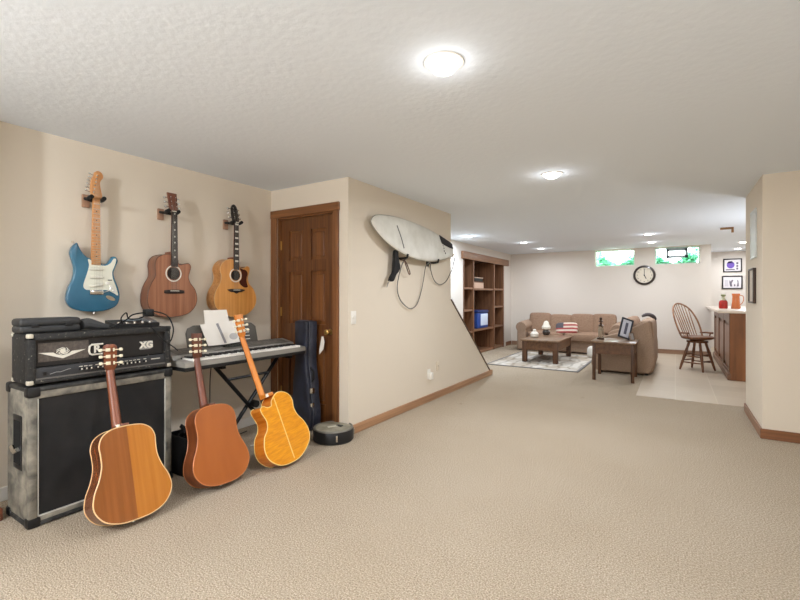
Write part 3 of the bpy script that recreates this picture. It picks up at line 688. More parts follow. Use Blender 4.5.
def amp_head():
    t = thing('amplifier_head', 'black scuffed guitar amplifier head with white winged emblem, on top of the speaker cabinet', 'amplifier', (-2.948, 0.908, 0.769))
    x0, y1, z1, fr = -0.24, 0.785, 0.285, 0.036
    q = MB()
    q.box(x0, -0.03, 0, y1, 0.012, z1, bev=0.008)
    q.box(-0.05, 0, 0, fr, 0.012, z1, bev=0.006); q.box(-0.05, 0, y1 - fr, y1, 0.012, z1, bev=0.006)
    q.box(-0.05, 0, 0, y1, z1 - fr, z1, bev=0.006); q.box(-0.05, 0, 0, y1, 0.012, 0.034, bev=0.006)
    q.build('shell', tolex_blk, t)
    for yy in (0.07, y1 - 0.07): 
        for xx in (-0.06, -0.19): MB().cyl((xx, yy, 0.0), (xx, yy, 0.016), 0.018, n=14).build('foot', M['black_rubber'], t)
    fp = MB().box(-0.034, -0.022, fr, y1 - fr, 0.105, z1 - fr + 0.002).build('front_panel', mat('black_front_panel', srgb(34, 31, 30), 0.45), t, False)
    MB().box(-0.023, -0.019, fr + 0.014, 0.295, 0.128, 0.232).build('emblem_plate', ramp_mat('brown_grille_plate', [(0.3, srgb(74, 66, 60)), (0.7, srgb(98, 88, 80))], (1, 60, 60), 1.0, 2, 0.7), fp, False)
    wh = mat('worn_white_print', srgb(226, 220, 206), 0.5)
    # winged emblem with a swirl, lettering
    WY, WZ = 0.165, 0.170
    e = MB().prism([(WY - 0.115, WZ + 0.010), (WY - 0.045, WZ + 0.006), (WY - 0.030, WZ - 0.006), (WY, WZ - 0.014), (WY + 0.030, WZ - 0.006), (WY + 0.045, WZ + 0.006), (WY + 0.115, WZ + 0.010), (WY, WZ - 0.032)], -0.019, -0.016, 'yz')
    e.prism(circ(WY, WZ + 0.010, 0.014, 20), -0.019, -0.016, 'yz')
    for k in range(7):
        a = 2 * PI * k / 7
        e.tube([(-0.017, WY + r_ * math.cos(a + s_) * 1.5, WZ + 0.010 + r_ * math.sin(a + s_) * 0.9) for r_, s_ in ((0.012, 0), (0.018, 0.35), (0.021, 0.8), (0.021, 1.1))], [0.0035, 0.003, 0.002, 0.001], 6)
    e.build('winged_emblem', wh, fp)
    FM = Matrix(((0, 0, 1, 0), (1, 0, 0, 0), (0, 1, 0, 0), (0, 0, 0, 1)))       # text x -> y, text y -> z, facing +x
    # the tall C wraps round the R
    lt = MB().tube([(-0.018, 0.372, 0.202), (-0.018, 0.312, 0.202), (-0.018, 0.300, 0.192), (-0.018, 0.297, 0.165), (-0.018, 0.303, 0.148), (-0.018, 0.314, 0.142), (-0.018, 0.372, 0.142)], 0.0055, 8)
    lt.text('R', 0.062, Matrix.Translation((-0.018, 0.340, 0.173)) @ FM @ Matrix.Shear('XZ', 4, (0, 0)) , 0.002, 0.002)
    lt.build('brand_lettering', wh, fp)
    bl = MB().prism([(0.590, 0.142), (0.655, 0.142), (0.672, 0.150), (0.672, 0.196), (0.610, 0.196)], -0.021, -0.0185, 'yz')
    bl.build('badge_block', mat('grey_print', srgb(150, 146, 140), 0.5), fp)
    MB().text('XG', 0.058, Matrix.Translation((-0.0175, 0.632, 0.170)) @ FM, 0.0015, 0.0025).build('badge_lettering', wh, fp)
    # sloping control panel with knobs
    cp = MB().box(-0.030, -0.006, fr, y1 - fr, 0.036, 0.098, bev=0.003).build('control_panel', mat('charcoal_control_panel', srgb(52, 52, 54), 0.5), t)
    MB().box(-0.010, -0.003, fr, y1 - fr, 0.034, 0.042).build('panel_edge', mat('steel_edge', srgb(120, 118, 114), 0.4, 0.5), cp, False)
    kn = [0.25, 0.275, 0.30, 0.335, 0.36, 0.40, 0.425, 0.45, 0.475, 0.50, 0.525, 0.55, 0.575, 0.615]
    for y in kn:
        k = MB().lathe([(0.010, 0), (0.008, 0.012), (0.0, 0.0125)], 12, Matrix.Translation((-0.006, y, 0.066)) @ Matrix.Rotation(PI / 2, 4, 'Y'))
        k.build('knob', M['black'], cp)
    for y in kn:
        MB().box(-0.0065, -0.0052, y - 0.009, y + 0.009, 0.079, 0.083).box(0.0065, 0.0075, y - 0.003, y + 0.004, 0.062, 0.072).build('knob_mark', wh, cp, False)
    MB().box(-0.0065, -0.0050, 0.655, 0.715, 0.072, 0.077).build('panel_text', wh, cp, False)
    MB().tube([(-0.0055, 0.10, 0.058), (-0.0055, 0.13, 0.066), (-0.0055, 0.15, 0.064), (-0.0055, 0.185, 0.074), (-0.0055, 0.20, 0.076)], 0.002, 6).build('script_mark', mat('grey_script', srgb(150, 148, 145), 0.5), cp)
    MB().box(-0.006, -0.001, 0.068, 0.082, 0.056, 0.074).build('power_switch', M['black'], cp, False)
    wc = mat('pale_worn_corner', srgb(196, 188, 170), 0.6)
    for yy, sy in ((0, 1), (y1, -1)):
        for zz, sz in ((0.012, 1), (z1, -1)):
            for xx, sx in ((0, -1), (x0, 1)):
                aa = sorted((xx - sx * 0.003, xx + sx * 0.026)); bb_ = sorted((yy - sy * 0.003, yy + sy * 0.026)); cc = sorted((zz - sz * 0.003, zz + sz * 0.022))
                MB().box(aa[0], aa[1], bb_[0], bb_[1], cc[0], cc[1], bev=0.006).build('corner_cap', wc if (sz == -1 and yy == 0) or zz == 0.012 else edge_blk, t)
    hd = MB().tube(catmull([(-0.13, 0.27, z1 + 0.001), (-0.13, 0.30, z1 + 0.012), (-0.13, 0.39, z1 + 0.014), (-0.13, 0.48, z1 + 0.012), (-0.13, 0.51, z1 + 0.001)], 4, False), 0.008, 8)
    hd.build('carry_handle', M['black_rubber'], t)
amp_head()
TOPZ = 0.769 + 0.285

def case_on_amp():
    t = thing('hard_case', 'long dark grey moulded hard case lying on the left end of the amplifier head', 'case', (-3.02, 0.895, TOPZ + 0.002))
    dk = mat('charcoal_case', srgb(52, 52, 52), 0.5, bump=(200, 0.2, 0.002))
    MB().box(-0.13, 0.0, 0, 0.29, 0.0, 0.042, bev=0.014, seg=3).build('case_base', dk, t)
    MB().box(-0.132, 0.002, -0.002, 0.292, 0.036, 0.082, bev=0.018, seg=3).build('case_lid', dk, t)
    for y in (0.05, 0.21): MB().box(0.0, 0.006, y, y + 0.035, 0.032, 0.052, bev=0.002).build('latch', M['black'], t)
case_on_amp()
t = tag(MB().tube(catmull([(-3.06, 1.20, TOPZ + 0.034), (-3.07, 1.23, TOPZ + 0.040), (-3.07, 1.27, TOPZ + 0.032), (-3.06, 1.31, TOPZ + 0.022), (-3.05, 1.35, TOPZ + 0.014)], 4, False), [0.030, 0.032, 0.033, 0.034, 0.034, 0.034, 0.033, 0.032, 0.030, 0.028, 0.026, 0.024, 0.022, 0.019, 0.016, 0.013, 0.010], 10).build('folded_strap', mat('grey_webbing', srgb(66, 66, 66), 0.8), None), 'dark grey folded strap lying beside the hard case on the amplifier', 'strap')
def pedal():
    t = thing('effects_pedal', 'black multi-effects pedal with silver switches under tangled cables on the amplifier', 'effects pedal', (-3.06, 1.395, TOPZ + 0.002))
    MB().prism([(-0.15, 0.0), (0.0, 0.0), (0.0, 0.022), (-0.15, 0.046)], 0, 0.285, 'xz', bev=0.004).build('pedal_body', M['black'], t)
    for k in range(5):
        MB().lathe([(0.011, 0), (0.010, 0.010), (0.0, 0.011)], 12, Matrix.Translation((-0.025, 0.03 + 0.05 * k, 0.025))).build('foot_switch', M['chrome'], t)
    MB().box(-0.125, -0.085, 0.10, 0.20, 0.038, 0.046, bev=0.002).build('display', mat('grey_display', srgb(120, 128, 132), 0.3), t)
    MB().prism([(-0.14, 0.040), (-0.02, 0.026), (-0.02, 0.036), (-0.14, 0.062)], 0.215, 0.275, 'xz', bev=0.004).build('rocker', mat('silver_rocker', srgb(150, 150, 150), 0.4, 0.6), t)
pedal()
def cable(name, pts, r, m, label, cat='cable', sub=6):
    return tag(MB().tube(catmull(pts, sub, False), r, 8).build(name, m, None), label, cat)
zt = TOPZ
cable('audio_cable', [(-3.04, 1.36, zt + 0.008), (-3.02, 1.44, zt + 0.055), (-3.06, 1.50, zt + 0.085), (-3.1, 1.60, zt + 0.095), (-3.08, 1.66, zt + 0.10), (-3.02, 1.71, zt + 0.07), (-2.99, 1.735, zt - 0.01), (-2.985, 1.725, zt - 0.08), (-3.0, 1.712, zt - 0.12)], 0.0045, M['black_rubber'], 'black cable looping off the right end of the amplifier beside the keyboard')
cable('patch_cable', [(-3.03, 1.42, zt + 0.03), (-3.0, 1.40, zt + 0.07), (-3.02, 1.44, zt + 0.10), (-3.05, 1.47, zt + 0.06), (-3.02, 1.52, zt + 0.06), (-3.06, 1.58, zt + 0.075), (-3.1, 1.63, zt + 0.07)], 0.004, M['black_rubber'], 'black patch cable coiled over the effects pedal')
cable('speaker_wire', [(-2.952, 1.56, zt + 0.004), (-2.943, 1.58, zt - 0.02), (-2.941, 1.61, zt - 0.06), (-2.94, 1.65, zt - 0.10), (-2.93, 1.70, zt - 0.14), (-2.925, 1.73, zt - 0.17)], 0.004, M['black_rubber'], 'thin black wire crossing the right front of the amplifier head')
tag(MB().box(-3.14, -3.09, 1.60, 1.66, zt + 0.066, zt + 0.118, bev=0.008).build('cable_adapter', M['black'], None), 'small black plug adapter perched on top of the effects pedal', 'adapter')

# small brown thing at the left edge beside the cabinet
wb = tag(MB().box(-3.33, -3.195, 0.822, 0.874, 0, 0.07, bev=0.006).build('wooden_block', wood('reddish_wood', srgb(96, 52, 34), srgb(130, 76, 52), 'x'), None), 'small reddish-brown wooden block on the carpet left of the speaker cabinet', 'block')
# black bin with cables between the cabinet and the brown guitar
bn = thing('cable_bin', 'black open bin of cables between the speaker cabinet and the plain brown guitar', 'bin', (-2.99, 1.855, 0))
q = MB(); W, D_, Hh = 0.13, 0.20, 0.27
q.box(-W, W, -D_ / 2, D_ / 2, 0.0, 0.012); q.box(-W, -W + 0.012, -D_ / 2, D_ / 2, 0.0, Hh, bev=0.003, seg=1); q.box(W - 0.012, W, -D_ / 2, D_ / 2, 0.0, Hh, bev=0.003, seg=1); q.box(-W, W, -D_ / 2, -D_ / 2 + 0.012, 0.0, Hh, bev=0.003, seg=1); q.box(-W, W, D_ / 2 - 0.012, D_ / 2, 0.0, Hh, bev=0.003, seg=1)
q.build('bin_body', M['black'], bn)
q = MB()
for k in range(7):
    cx_, cy_, cr = random.uniform(-0.05, 0.05), random.uniform(-0.03, 0.03), random.uniform(0.04, 0.06)
    q.tube([(cx_ + cr * math.cos(a), cy_ + cr * 0.8 * math.sin(a), Hh - 0.03 + 0.012 * k + 0.02 * math.sin(2 * a + k)) for a in [2 * PI * i / 20 for i in range(21)]], 0.006, 6)
co = q.build('coiled_cables', M['black_rubber'], bn)

# ================================================================== KEYBOARD
def keyboard():
    K = thing('electronic_keyboard', 'silver and black electronic keyboard standing on a black folding stand by the left wall', 'keyboard', (-2.865, 1.745, 0.735))
    Lk = 1.165; D = 0.335
    grey = mat('silver_keyboard_shell', srgb(150, 146, 138), 0.45, 0.15)
    prof = [(0.0, 0.028), (0.0, 0.060), (-0.012, 0.068), (-0.145, 0.072), (-0.160, 0.098), (-0.30, 0.128), (-D, 0.118), (-D, 0.02), (-0.30, 0.028)]
    MB().prism(prof, 0, Lk, 'xz', bev=0.004, seg=2).build('case', grey, K)
    MB().box(-0.325, -0.004, 0.004, Lk - 0.004, 0.0, 0.028, bev=0.004).build('underside', M['black'], K)
    MB().prism([(-0.163, 0.1005), (-0.298, 0.1295), (-0.298, 0.131), (-0.163, 0.102)], 0.05, Lk - 0.05, 'xz').build('control_panel', ramp_mat('dark_control_panel', [(0.45, srgb(96, 92, 86)), (0.6, srgb(120, 115, 107))], (20, 60, 1), 1.0, 2, 0.5), K)
    MB().box(-0.16, -0.142, 0.06, Lk - 0.06, 0.070, 0.082).build('key_felt', M['black'], K, False)
    n = 52; kw = (Lk - 0.13) / n; y0 = 0.065
    wm = mat('white_key', srgb(238, 234, 226), 0.3)
    for i in range(n):
        MB().box(-0.140, -0.004, y0 + i * kw + 0.0006, y0 + (i + 1) * kw - 0.0006, 0.066, 0.082, bev=0.0015, seg=1).build('white_key', wm, K, False)
    for i in range(n - 1):
        if i % 7 in (0, 1, 3, 4, 5):
            MB().box(-0.140, -0.055, y0 + (i + 1) * kw - kw * 0.28, y0 + (i + 1) * kw + kw * 0.28, 0.080, 0.092, bev=0.0015, seg=1).build('black_key', M['black'], K, False)
    MB().box(-0.255, -0.20, Lk * 0.40, Lk * 0.56, 0.115, 0.124, mtx=Matrix.Identity(4)).build('display', mat('keyboard_display', srgb(60, 64, 60), 0.2), K, False)
    # music rest
    R = Matrix.Translation((-0.285, 0, 0.112)) @ Matrix.Rotation(math.radians(-14), 4, 'Y')
    o = [(0.20, 0.0), (0.86, 0.0), (0.86, 0.15), (0.82, 0.185), (0.78, 0.19), (0.27, 0.19), (0.22, 0.17), (0.20, 0.13)]
    rs = MB().prism(o, -0.006, 0.004, 'yz', bev=0.002, mtx=R).build('music_rest', mat('dark_music_rest', srgb(84, 79, 72), 0.5), K)
    for k in range(5):
        MB().box(0.004, 0.0055, 0.70, 0.78, 0.04 + 0.03 * k, 0.046 + 0.03 * k, mtx=R).build('rest_line', M['white_plastic'], rs, False)
keyboard()
def sheet(name, out, x, y, z, tilt, label, m):
    o = MB().prism(out, 0, 0.0015, 'yz'); o.bm.transform(Matrix.Rotation(math.radians(tilt), 4, 'Y'))
    ob = o.build(name, m, None, False); ob.location = (x, y, z); return tag(ob, label, 'paper')
paper = mat('white_paper', srgb(240, 234, 224), 0.8)
sheet('sheet_music', [(0.0, 0.0), (0.24, 0.0), (0.225, 0.24), (0.015, 0.24)], -3.130, 2.085, 0.915, -14, 'upper white sheet of paper standing behind the open booklet on the keyboard', paper)
bk = thing('music_booklet', 'open white booklet with printed pages resting on the keyboard music rest', 'booklet', (-3.112, 2.045, 0.868)); bk.rotation_euler = (0, math.radians(-14), 0)
MB().prism([(0.045, 0.0), (0.205, 0.0), (0.165, 0.185), (0.0, 0.175)], 0, 0.004, 'yz').build('page', paper, bk, False)
MB().prism([(0.205, 0.0), (0.365, 0.01), (0.315, 0.195), (0.165, 0.185)], 0, 0.004, 'yz').build('page', paper, bk, False)
MB().prism([(0.190, 0.010), (0.212, 0.010), (0.160, 0.178), (0.138, 0.175)], 0.004, 0.0055, 'yz').build('gutter_strip', mat('grey_gutter_strip', srgb(150, 148, 150), 0.8), bk, False)  # plain grey strip running along the fold
MB().prism(circ(0.285, 0.06, 0.028, 20, 0.040), 0.004, 0.0052, 'yz').build('printed_oval', mat('pale_grey_print', srgb(196, 192, 188), 0.8), bk, False)

def kb_stand():
    t = thing('keyboard_stand', 'black metal cross-legged stand under the electronic keyboard', 'stand', (-3.03, 2.34, 0))
    a = MB().tube([(0.01, -0.26, 0.72), (0.01, 0.34, 0.03)], 0.016, 10); a.build('leg', M['black_metal'], t)
    MB().tube([(-0.03, 0.42, 0.72), (-0.03, -0.20, 0.03)], 0.016, 10).build('leg', M['black_metal'], t)
    for y in (-0.20, 0.34): MB().tube([(-0.20, y, 0.022), (0.20, y, 0.022)], 0.016, 10).build('foot', M['black_metal'], t)
    for y in (-0.26, 0.42): MB().box(-0.16, 0.13, y - 0.018, y + 0.018, 0.708, 0.734, bev=0.004).build('support_arm', M['black_metal'], t)
    MB().tube([(-0.01, -0.14, 0.59), (-0.01, 0.29, 0.59)], 0.011, 10).build('brace', M['black_metal'], t)
    MB().lathe([(0.03, 0), (0.03, 0.05), (0.0, 0.052)], 16, Matrix.Translation((0.02, 0.095, 0.36)) @ Matrix.Rotation(PI / 2, 4, 'Y')).build('pivot', M['black_metal'], t)
kb_stand()
cable('hanging_wire', [(-3.19, 2.18, 0.77), (-3.22, 2.18, 0.60), (-3.24, 2.19, 0.35), (-3.26, 2.2, 0.1), (-3.28, 2.25, 0.012), (-3.32, 2.45, 0.010), (-3.36, 2.65, 0.010)], 0.004, M['black_rubber'], 'thin dark cord hanging from the keyboard down to the carpet')
cable('extension_cord', [(-3.0, 2.40, 0.010), (-2.98, 2.52, 0.010), (-3.08, 2.62, 0.010), (-3.04, 2.72, 0.010), (-2.9, 2.75, 0.010)], 0.008, mat('pale_cord', srgb(206, 198, 184), 0.6), 'pale cord lying on the carpet behind the yellow guitar')

# ---- guitar case leaning on the door
def guitar_case():
    t = thing('guitar_case', 'dark navy guitar case standing upright against the door beside the keyboard', 'guitar case', (-2.99, 2.985, 0.0))
    t.rotation_euler = (0, 0, math.radians(78))
    nav = ramp_mat('navy_case_vinyl', [(0.35, srgb(28, 30, 40)), (0.7, srgb(46, 50, 66))], (1, 1, 1), 8, 4, 0.55, 0.1)
    nav2 = ramp_mat('blue_grey_case_side', [(0.35, srgb(38, 40, 50)), (0.7, srgb(60, 64, 78))], (1, 1, 1), 6, 4, 0.5, 0.1)
    half = [(0.0, 0.0), (0.12, 0.004), (0.185, 0.05), (0.200, 0.16), (0.18, 0.27), (0.160, 0.35), (0.160, 0.43), (0.140, 0.52), (0.115, 0.62), (0.110, 0.74), (0.118, 0.86), (0.122, 1.0), (0.105, 1.025), (0.0, 1.03)]
    o = [(-w_, z) for w_, z in half] + [(w_, z) for w_, z in half[::-1] if w_ > 0]
    o = catmull(o, 3)
    # local: outline in y-z, depth along x (lid towards -x)
    MB().prism([(a * 0.8, b_) for a, b_ in o], 0.02, 0.11, 'yz', bev=0.012).build('case_body', nav2, t, sharp=50)
    MB().prism([(a * 0.8, b_) for a, b_ in o], -0.02, 0.019, 'yz', bev=0.012).build('case_lid', nav, t, sharp=50)
    MB().tube([(0.0195, a * 0.804, b_ * 1.001) for a, b_ in o + o[:1]], 0.004, 6).build('seam', mat('steel_seam', srgb(96, 98, 108), 0.4, 0.5), t)
    for z in (0.22, 0.36): MB().box(-0.004, 0.04, -0.150, -0.128, z, z + 0.05, bev=0.003).build('latch', M['chrome'], t)
    MB().tube([(0.03, -0.115, 0.46), (0.03, -0.15, 0.49), (0.03, -0.15, 0.56), (0.03, -0.10, 0.59)], 0.009, 8).build('handle', M['black_rubber'], t)
guitar_case()
tg = MB().prism([(0, 0), (0.05, 0.05), (0.065, 0.12), (0.05, 0.17), (0.03, 0.17), (0.005, 0.06)], 0, 0.003, 'xz').build('door_tag', paper, None, False)
tg.location = (-2.825, 3.045, 0.715); tg['label'] = 'narrow white paper tag hanging below the brass door knob'; tg['category'] = 'tag'

# ---- low round drum by the wall corner
dr = thing('round_drum', 'low round black drum with a pale head lying on the carpet at the wall corner', 'drum', (-2.55, 2.93, 0.0))
MB().lathe([(0.168, 0.0), (0.178, 0.012), (0.178, 0.095), (0.172, 0.105)], 40).build('shell', M['black'], dr)
MB().lathe([(0.155, 0.104), (0.155, 0.109), (0.0, 0.111)], 40).build('head', ramp_mat('aged_drum_head', [(0.35, srgb(128, 122, 104)), (0.7, srgb(168, 160, 140))], (1, 1, 1), 10, 4, 0.6), dr)
MB().tube([(0.166 * math.cos(a), 0.166 * math.sin(a), 0.106) for a in [2 * PI * k / 40 for k in range(42)]], 0.009, 8).build('hoop', mat('grey_hoop', srgb(120, 116, 106), 0.4, 0.3), dr)
MB().box(0.0, 0.06, 0.03, 0.065, 0.110, 0.116, bev=0.002).build('muffler', M['black'], dr)
MB().box(-0.02, 0.008, -0.05, 0.07, 0.110, 0.114, mtx=Matrix.Rotation(-0.5, 4, 'Z')).build('pale_bar', mat('pale_bar', srgb(206, 200, 180), 0.5), dr)
for a in (-2.2, -0.7, 0.8, 2.3): MB().box(0.176, 0.186, -0.008, 0.008, 0.03, 0.085, bev=0.002, mtx=Matrix.Rotation(a, 4, 'Z')).build('lug', M['chrome'], dr)

# ================================================================== SURFBOARD AND RACK
def surfboard():
    t = thing('surfboard', 'white surfboard with black tail pad hung sideways on the stair wall', 'surfboard', (XS + 0.105, 4.18, 1.66))
    lean = math.radians(-8)
    out = [(-0.850, 0.300), (-0.825, 0.350), (-0.760, 0.385), (-0.654, 0.405), (-0.479, 0.420), (-0.267, 0.422), (-0.009, 0.412), (0.245, 0.389), (0.491, 0.352), (0.759, 0.302), (0.875, 0.270), (0.905, 0.200), (0.880, 0.130), (0.800, 0.096), (0.589, 0.048), (0.305, 0.008), (0.073, 0.000), (-0.141, 0.010), (-0.330, 0.040), (-0.520, 0.092), (-0.680, 0.160), (-0.790, 0.235)]
    o = catmull(out, 4); cy, cz = 0.02, 0.21
    tm = bmesh.new(); rings = []
    for s_, d_ in ((0.0, -0.026), (0.55, -0.026), (0.86, -0.022), (0.97, -0.010), (1.0, 0.002), (0.985, 0.014), (0.93, 0.022), (0.6, 0.027), (0.0, 0.028)):
        if s_ == 0.0: rings.append([tm.verts.new((d_, cy, cz))])
        else: rings.append([tm.verts.new((d_, cy + (a - cy) * s_, cz + (b_ - cz) * s_)) for a, b_ in o])
    n = len(o)
    for A, B in zip(rings, rings[1:]):
        for k in range(n):
            if len(A) == 1: tm.faces.new((A[0], B[k], B[(k + 1) % n]))
            elif len(B) == 1: tm.faces.new((A[k], B[0], A[(k + 1) % n]))
            else: tm.faces.new((A[k], B[k], B[(k + 1) % n], A[(k + 1) % n]))
    q = MB(); q._merge(tm)
    q.build('board', ramp_mat('waxed_white_board', [(0.35, srgb(206, 202, 190)), (0.65, srgb(226, 223, 213))], (1, 1, 1), 5, 5, 0.4, 0.2), t, sharp=70)
    MB().tube([(0.001, cy + (a - cy) * 1.001, cz + (b_ - cz) * 1.001) for a, b_ in o + o[:2]], 0.0045, 6).build('rail_line', mat('grey_rail_line', srgb(140, 134, 122), 0.5), t)
    MB().prism([(0.515, 0.338), (0.640, 0.312), (0.760, 0.288), (0.845, 0.262), (0.858, 0.200), (0.760, 0.205), (0.640, 0.222), (0.555, 0.238), (0.530, 0.290)], 0.024, 0.032, 'yz', bev=0.002).build('tail_pad', mat('black_foam_pad', srgb(46, 42, 44), 0.8), t)
    for a, b_ in ((0.555, 0.245), (0.585, 0.215), (0.60, 0.185), (0.60, 0.150), (0.625, 0.125)):
        MB().prism(circ(a, b_, 0.011, 12), 0.022, 0.0265, 'yz').build('pad_dot', mat('dark_dot', srgb(52, 48, 48), 0.8), t)
    MB().tube([(0.0275, -0.435, 0.325), (0.028, -0.40, 0.25), (0.028, -0.375, 0.19), (0.026, -0.345, 0.095)], 0.006, 6).build('stripe_mark', mat('grey_stripe', srgb(92, 88, 86), 0.6), t)
    t.rotation_euler = (0, lean, 0)
surfboard()
def rack_arm(y, z, label):
    t = thing('board_rack_arm', label, 'rack', (XS, y, z))
    MB().box(0.0, 0.012, -0.03, 0.03, -0.05, 0.03, bev=0.003).build('wall_plate', M['black'], t)
    MB().tube([(0.01, 0, -0.012), (0.10, 0, -0.012), (0.145, 0, -0.006), (0.155, 0, 0.03)], 0.012, 10).build('arm', M['black_rubber'], t)
rack_arm(3.85, 1.668, 'black padded rack arm under the board next to the hanging black cuff')
rack_arm(4.545, 1.665, 'black padded rack arm under the middle of the surfboard')
hk = thing('wall_hook', 'small pale wall hook at the end edge of the stair wall holding the leash', 'hook', (XS, 5.14, 1.80))
MB().box(0.0, 0.014, -0.03, 0.03, -0.05, 0.05, bev=0.003).build('hook_plate', mat('pale_hook', srgb(196, 186, 168), 0.5), hk)
MB().tube([(0.01, 0, -0.01), (0.05, 0, -0.02), (0.065, 0, 0.01)], 0.009, 8).build('hook_arm', M['brass'], hk)
lx = XS + 0.055
le = thing('surf_leash', 'grey surfboard leash hanging in two loops below the board with a black ankle cuff', 'leash', (lx, 3.93, 1.2))
MB().tube(catmull([(0.03, 0.0, 0.46), (0.01, -0.045, 0.40), (-0.02, -0.075, 0.25), (-0.03, -0.08, 0.13), (-0.03, -0.02, 0.02), (-0.03, 0.12, -0.06), (-0.03, 0.22, -0.075), (-0.03, 0.33, -0.03), (-0.03, 0.42, 0.10), (-0.02, 0.465, 0.25), (0.0, 0.48, 0.40), (0.03, 0.49, 0.44), (0.03, 0.54, 0.45), (0.0, 0.60, 0.38), (-0.02, 0.70, 0.28), (-0.03, 0.80, 0.225), (-0.03, 0.92, 0.205), (-0.03, 1.06, 0.245), (-0.02, 1.16, 0.34), (0.0, 1.215, 0.45), (0.01, 1.24, 0.56)], 5, False), 0.0055, 8).build('cord', mat('grey_leash_cord', srgb(110, 106, 100), 0.5), le)
MB().tube(catmull([(0.02, -0.10, 0.44), (0.02, 0.0, 0.43), (0.0, 0.10, 0.36), (0.0, 0.13, 0.31), (0.01, 0.09, 0.30), (0.03, 0.0, 0.38), (0.04, -0.06, 0.45)], 5, False), 0.006, 8).build('coil', mat('brown_leash_coil', srgb(92, 66, 50), 0.5), le)
MB().prism(catmull([(-0.20, 0.52), (-0.155, 0.53), (-0.135, 0.44), (-0.110, 0.36), (-0.145, 0.31), (-0.185, 0.28), (-0.235, 0.215), (-0.290, 0.215), (-0.270, 0.26), (-0.225, 0.31), (-0.215, 0.40)], 4), -0.01, 0.03, 'yz', bev=0.006).build('ankle_cuff', mat('black_neoprene', srgb(26, 25, 25), 0.8), le)
MB().tube([(0.01, -0.275, 0.225), (0.01, -0.315, 0.19), (0.01, -0.335, 0.15)], [0.006, 0.007, 0.004], 6).build('strap_tail', mat('grey_strap_tail', srgb(140, 134, 124), 0.6), le)

# switch and outlets
sw = thing('light_switch', 'almond light switch on the stair wall near the door corner', 'switch', (XS, 3.14, 1.065))
MB().box(0, 0.006, -0.037, 0.037, -0.060, 0.060, bev=0.002).build('switch_plate', M['white_plastic'], sw)
MB().box(0.006, 0.014, -0.006, 0.006, -0.004, 0.014, bev=0.001).build('toggle', M['white_plastic'], sw)
ot = thing('power_outlet', 'almond wall outlet with a white plug-in adapter low on the stair wall', 'outlet', (XS, 4.585, 0.33))
MB().box(0, 0.006, -0.036, 0.036, -0.058, 0.058, bev=0.002).build('outlet_plate', M['white_plastic'], ot)
MB().box(0.006, 0.05, -0.026, 0.030, -0.062, 0.020, bev=0.006).build('plug_adapter', M['white_plastic'], ot)
ot = thing('cable_jack', 'small almond wall plate right of the outlet low on the stair wall', 'wall plate', (XS, 4.815, 0.395))
MB().box(0, 0.006, -0.036, 0.036, -0.058, 0.058, bev=0.002).build('wall_plate', mat('almond_plate', srgb(220, 206, 184), 0.5), ot)
MB().cyl((0.006, 0, 0), (0.012, 0, 0), 0.007, n=10).build('jack', M['chrome'], ot)

# ================================================================== BOOKCASE
def bookcase():
    t = thing('bookcase', 'built-in dark wooden bookcase with header beam set into the rear left wall', 'bookcase', (XB, 0, 0))
    bw = wood('bookcase_wood', srgb(100, 66, 44), srgb(146, 104, 74), 'z', fine=22, rough=0.45)
    bwy = wood('bookcase_shelf_wood', srgb(108, 74, 50), srgb(152, 110, 80), 'y', fine=22, rough=0.45)
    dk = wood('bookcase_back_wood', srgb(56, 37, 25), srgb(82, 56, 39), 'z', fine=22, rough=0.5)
    D = 0.48
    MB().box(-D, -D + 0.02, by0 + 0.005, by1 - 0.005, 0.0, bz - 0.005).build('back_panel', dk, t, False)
    for y, w_ in ((by0 + 0.004, 0.03), (8.60, 0.05), (9.84, 0.06), (by1 - 0.064, 0.06)):
        MB().box(-D + 0.02, 0.012, y, y + w_, 0.0, bz - 0.005, bev=0.003, seg=1).build('upright', bw, t, False)
    for y0, y1, zs in ((by0 + 0.034, 8.60, (0.05, 0.52, 0.98, 1.44)), (8.65, 9.84, (0.05, 0.54, 1.43)), (9.90, by1 - 0.064, (0.05, 0.55, 1.02, 1.44))):
        for z in zs: MB().box(-D + 0.02, 0.0, y0, y1, z - 0.04, z, bev=0.003, seg=1).build('shelf', bwy, t, False)
    MB().box(0.0, 0.055, 8.00, 10.80, bz - 0.045, bz + 0.105, bev=0.006).build('header_beam', bwy, t)
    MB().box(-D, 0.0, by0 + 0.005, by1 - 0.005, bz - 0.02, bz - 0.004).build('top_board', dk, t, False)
bookcase()
bx = thing('storage_box', 'small pinkish box on the upper middle shelf of the bookcase', 'box', (XB - 0.22, 9.05, 1.431))
MB().box(-0.10, 0.12, -0.16, 0.42, 0, 0.13, bev=0.004).build('box_body', mat('pinkish_box', srgb(208, 178, 156), 0.7), bx)
MB().box(-0.105, 0.125, -0.165, 0.425, 0.13, 0.15, bev=0.004).build('box_lid', mat('brown_box_lid', srgb(120, 84, 64), 0.7), bx)
rc = thing('media_player', 'thin dark player with a pale top sitting on the pinkish box in the bookcase', 'media player', (XB - 0.22, 9.02, 1.583))
MB().box(-0.11, 0.13, -0.11, 0.38, 0, 0.075, bev=0.004).build('player_body', M['black'], rc)
MB().box(-0.115, 0.135, -0.115, 0.385, 0.075, 0.095, bev=0.003).build('player_top', mat('pale_top', srgb(186, 160, 138), 0.6), rc)
bb_ = thing('blue_cooler', 'bright blue box with a white front panel on the lower middle shelf of the bookcase', 'cooler', (XB - 0.20, 9.30, 0.541))
blu = mat('bright_blue_plastic', srgb(40, 74, 150), 0.4)
MB().box(-0.18, 0.16, -0.32, 0.30, 0.0, 0.34, bev=0.02, seg=3).build('cooler_body', blu, bb_)
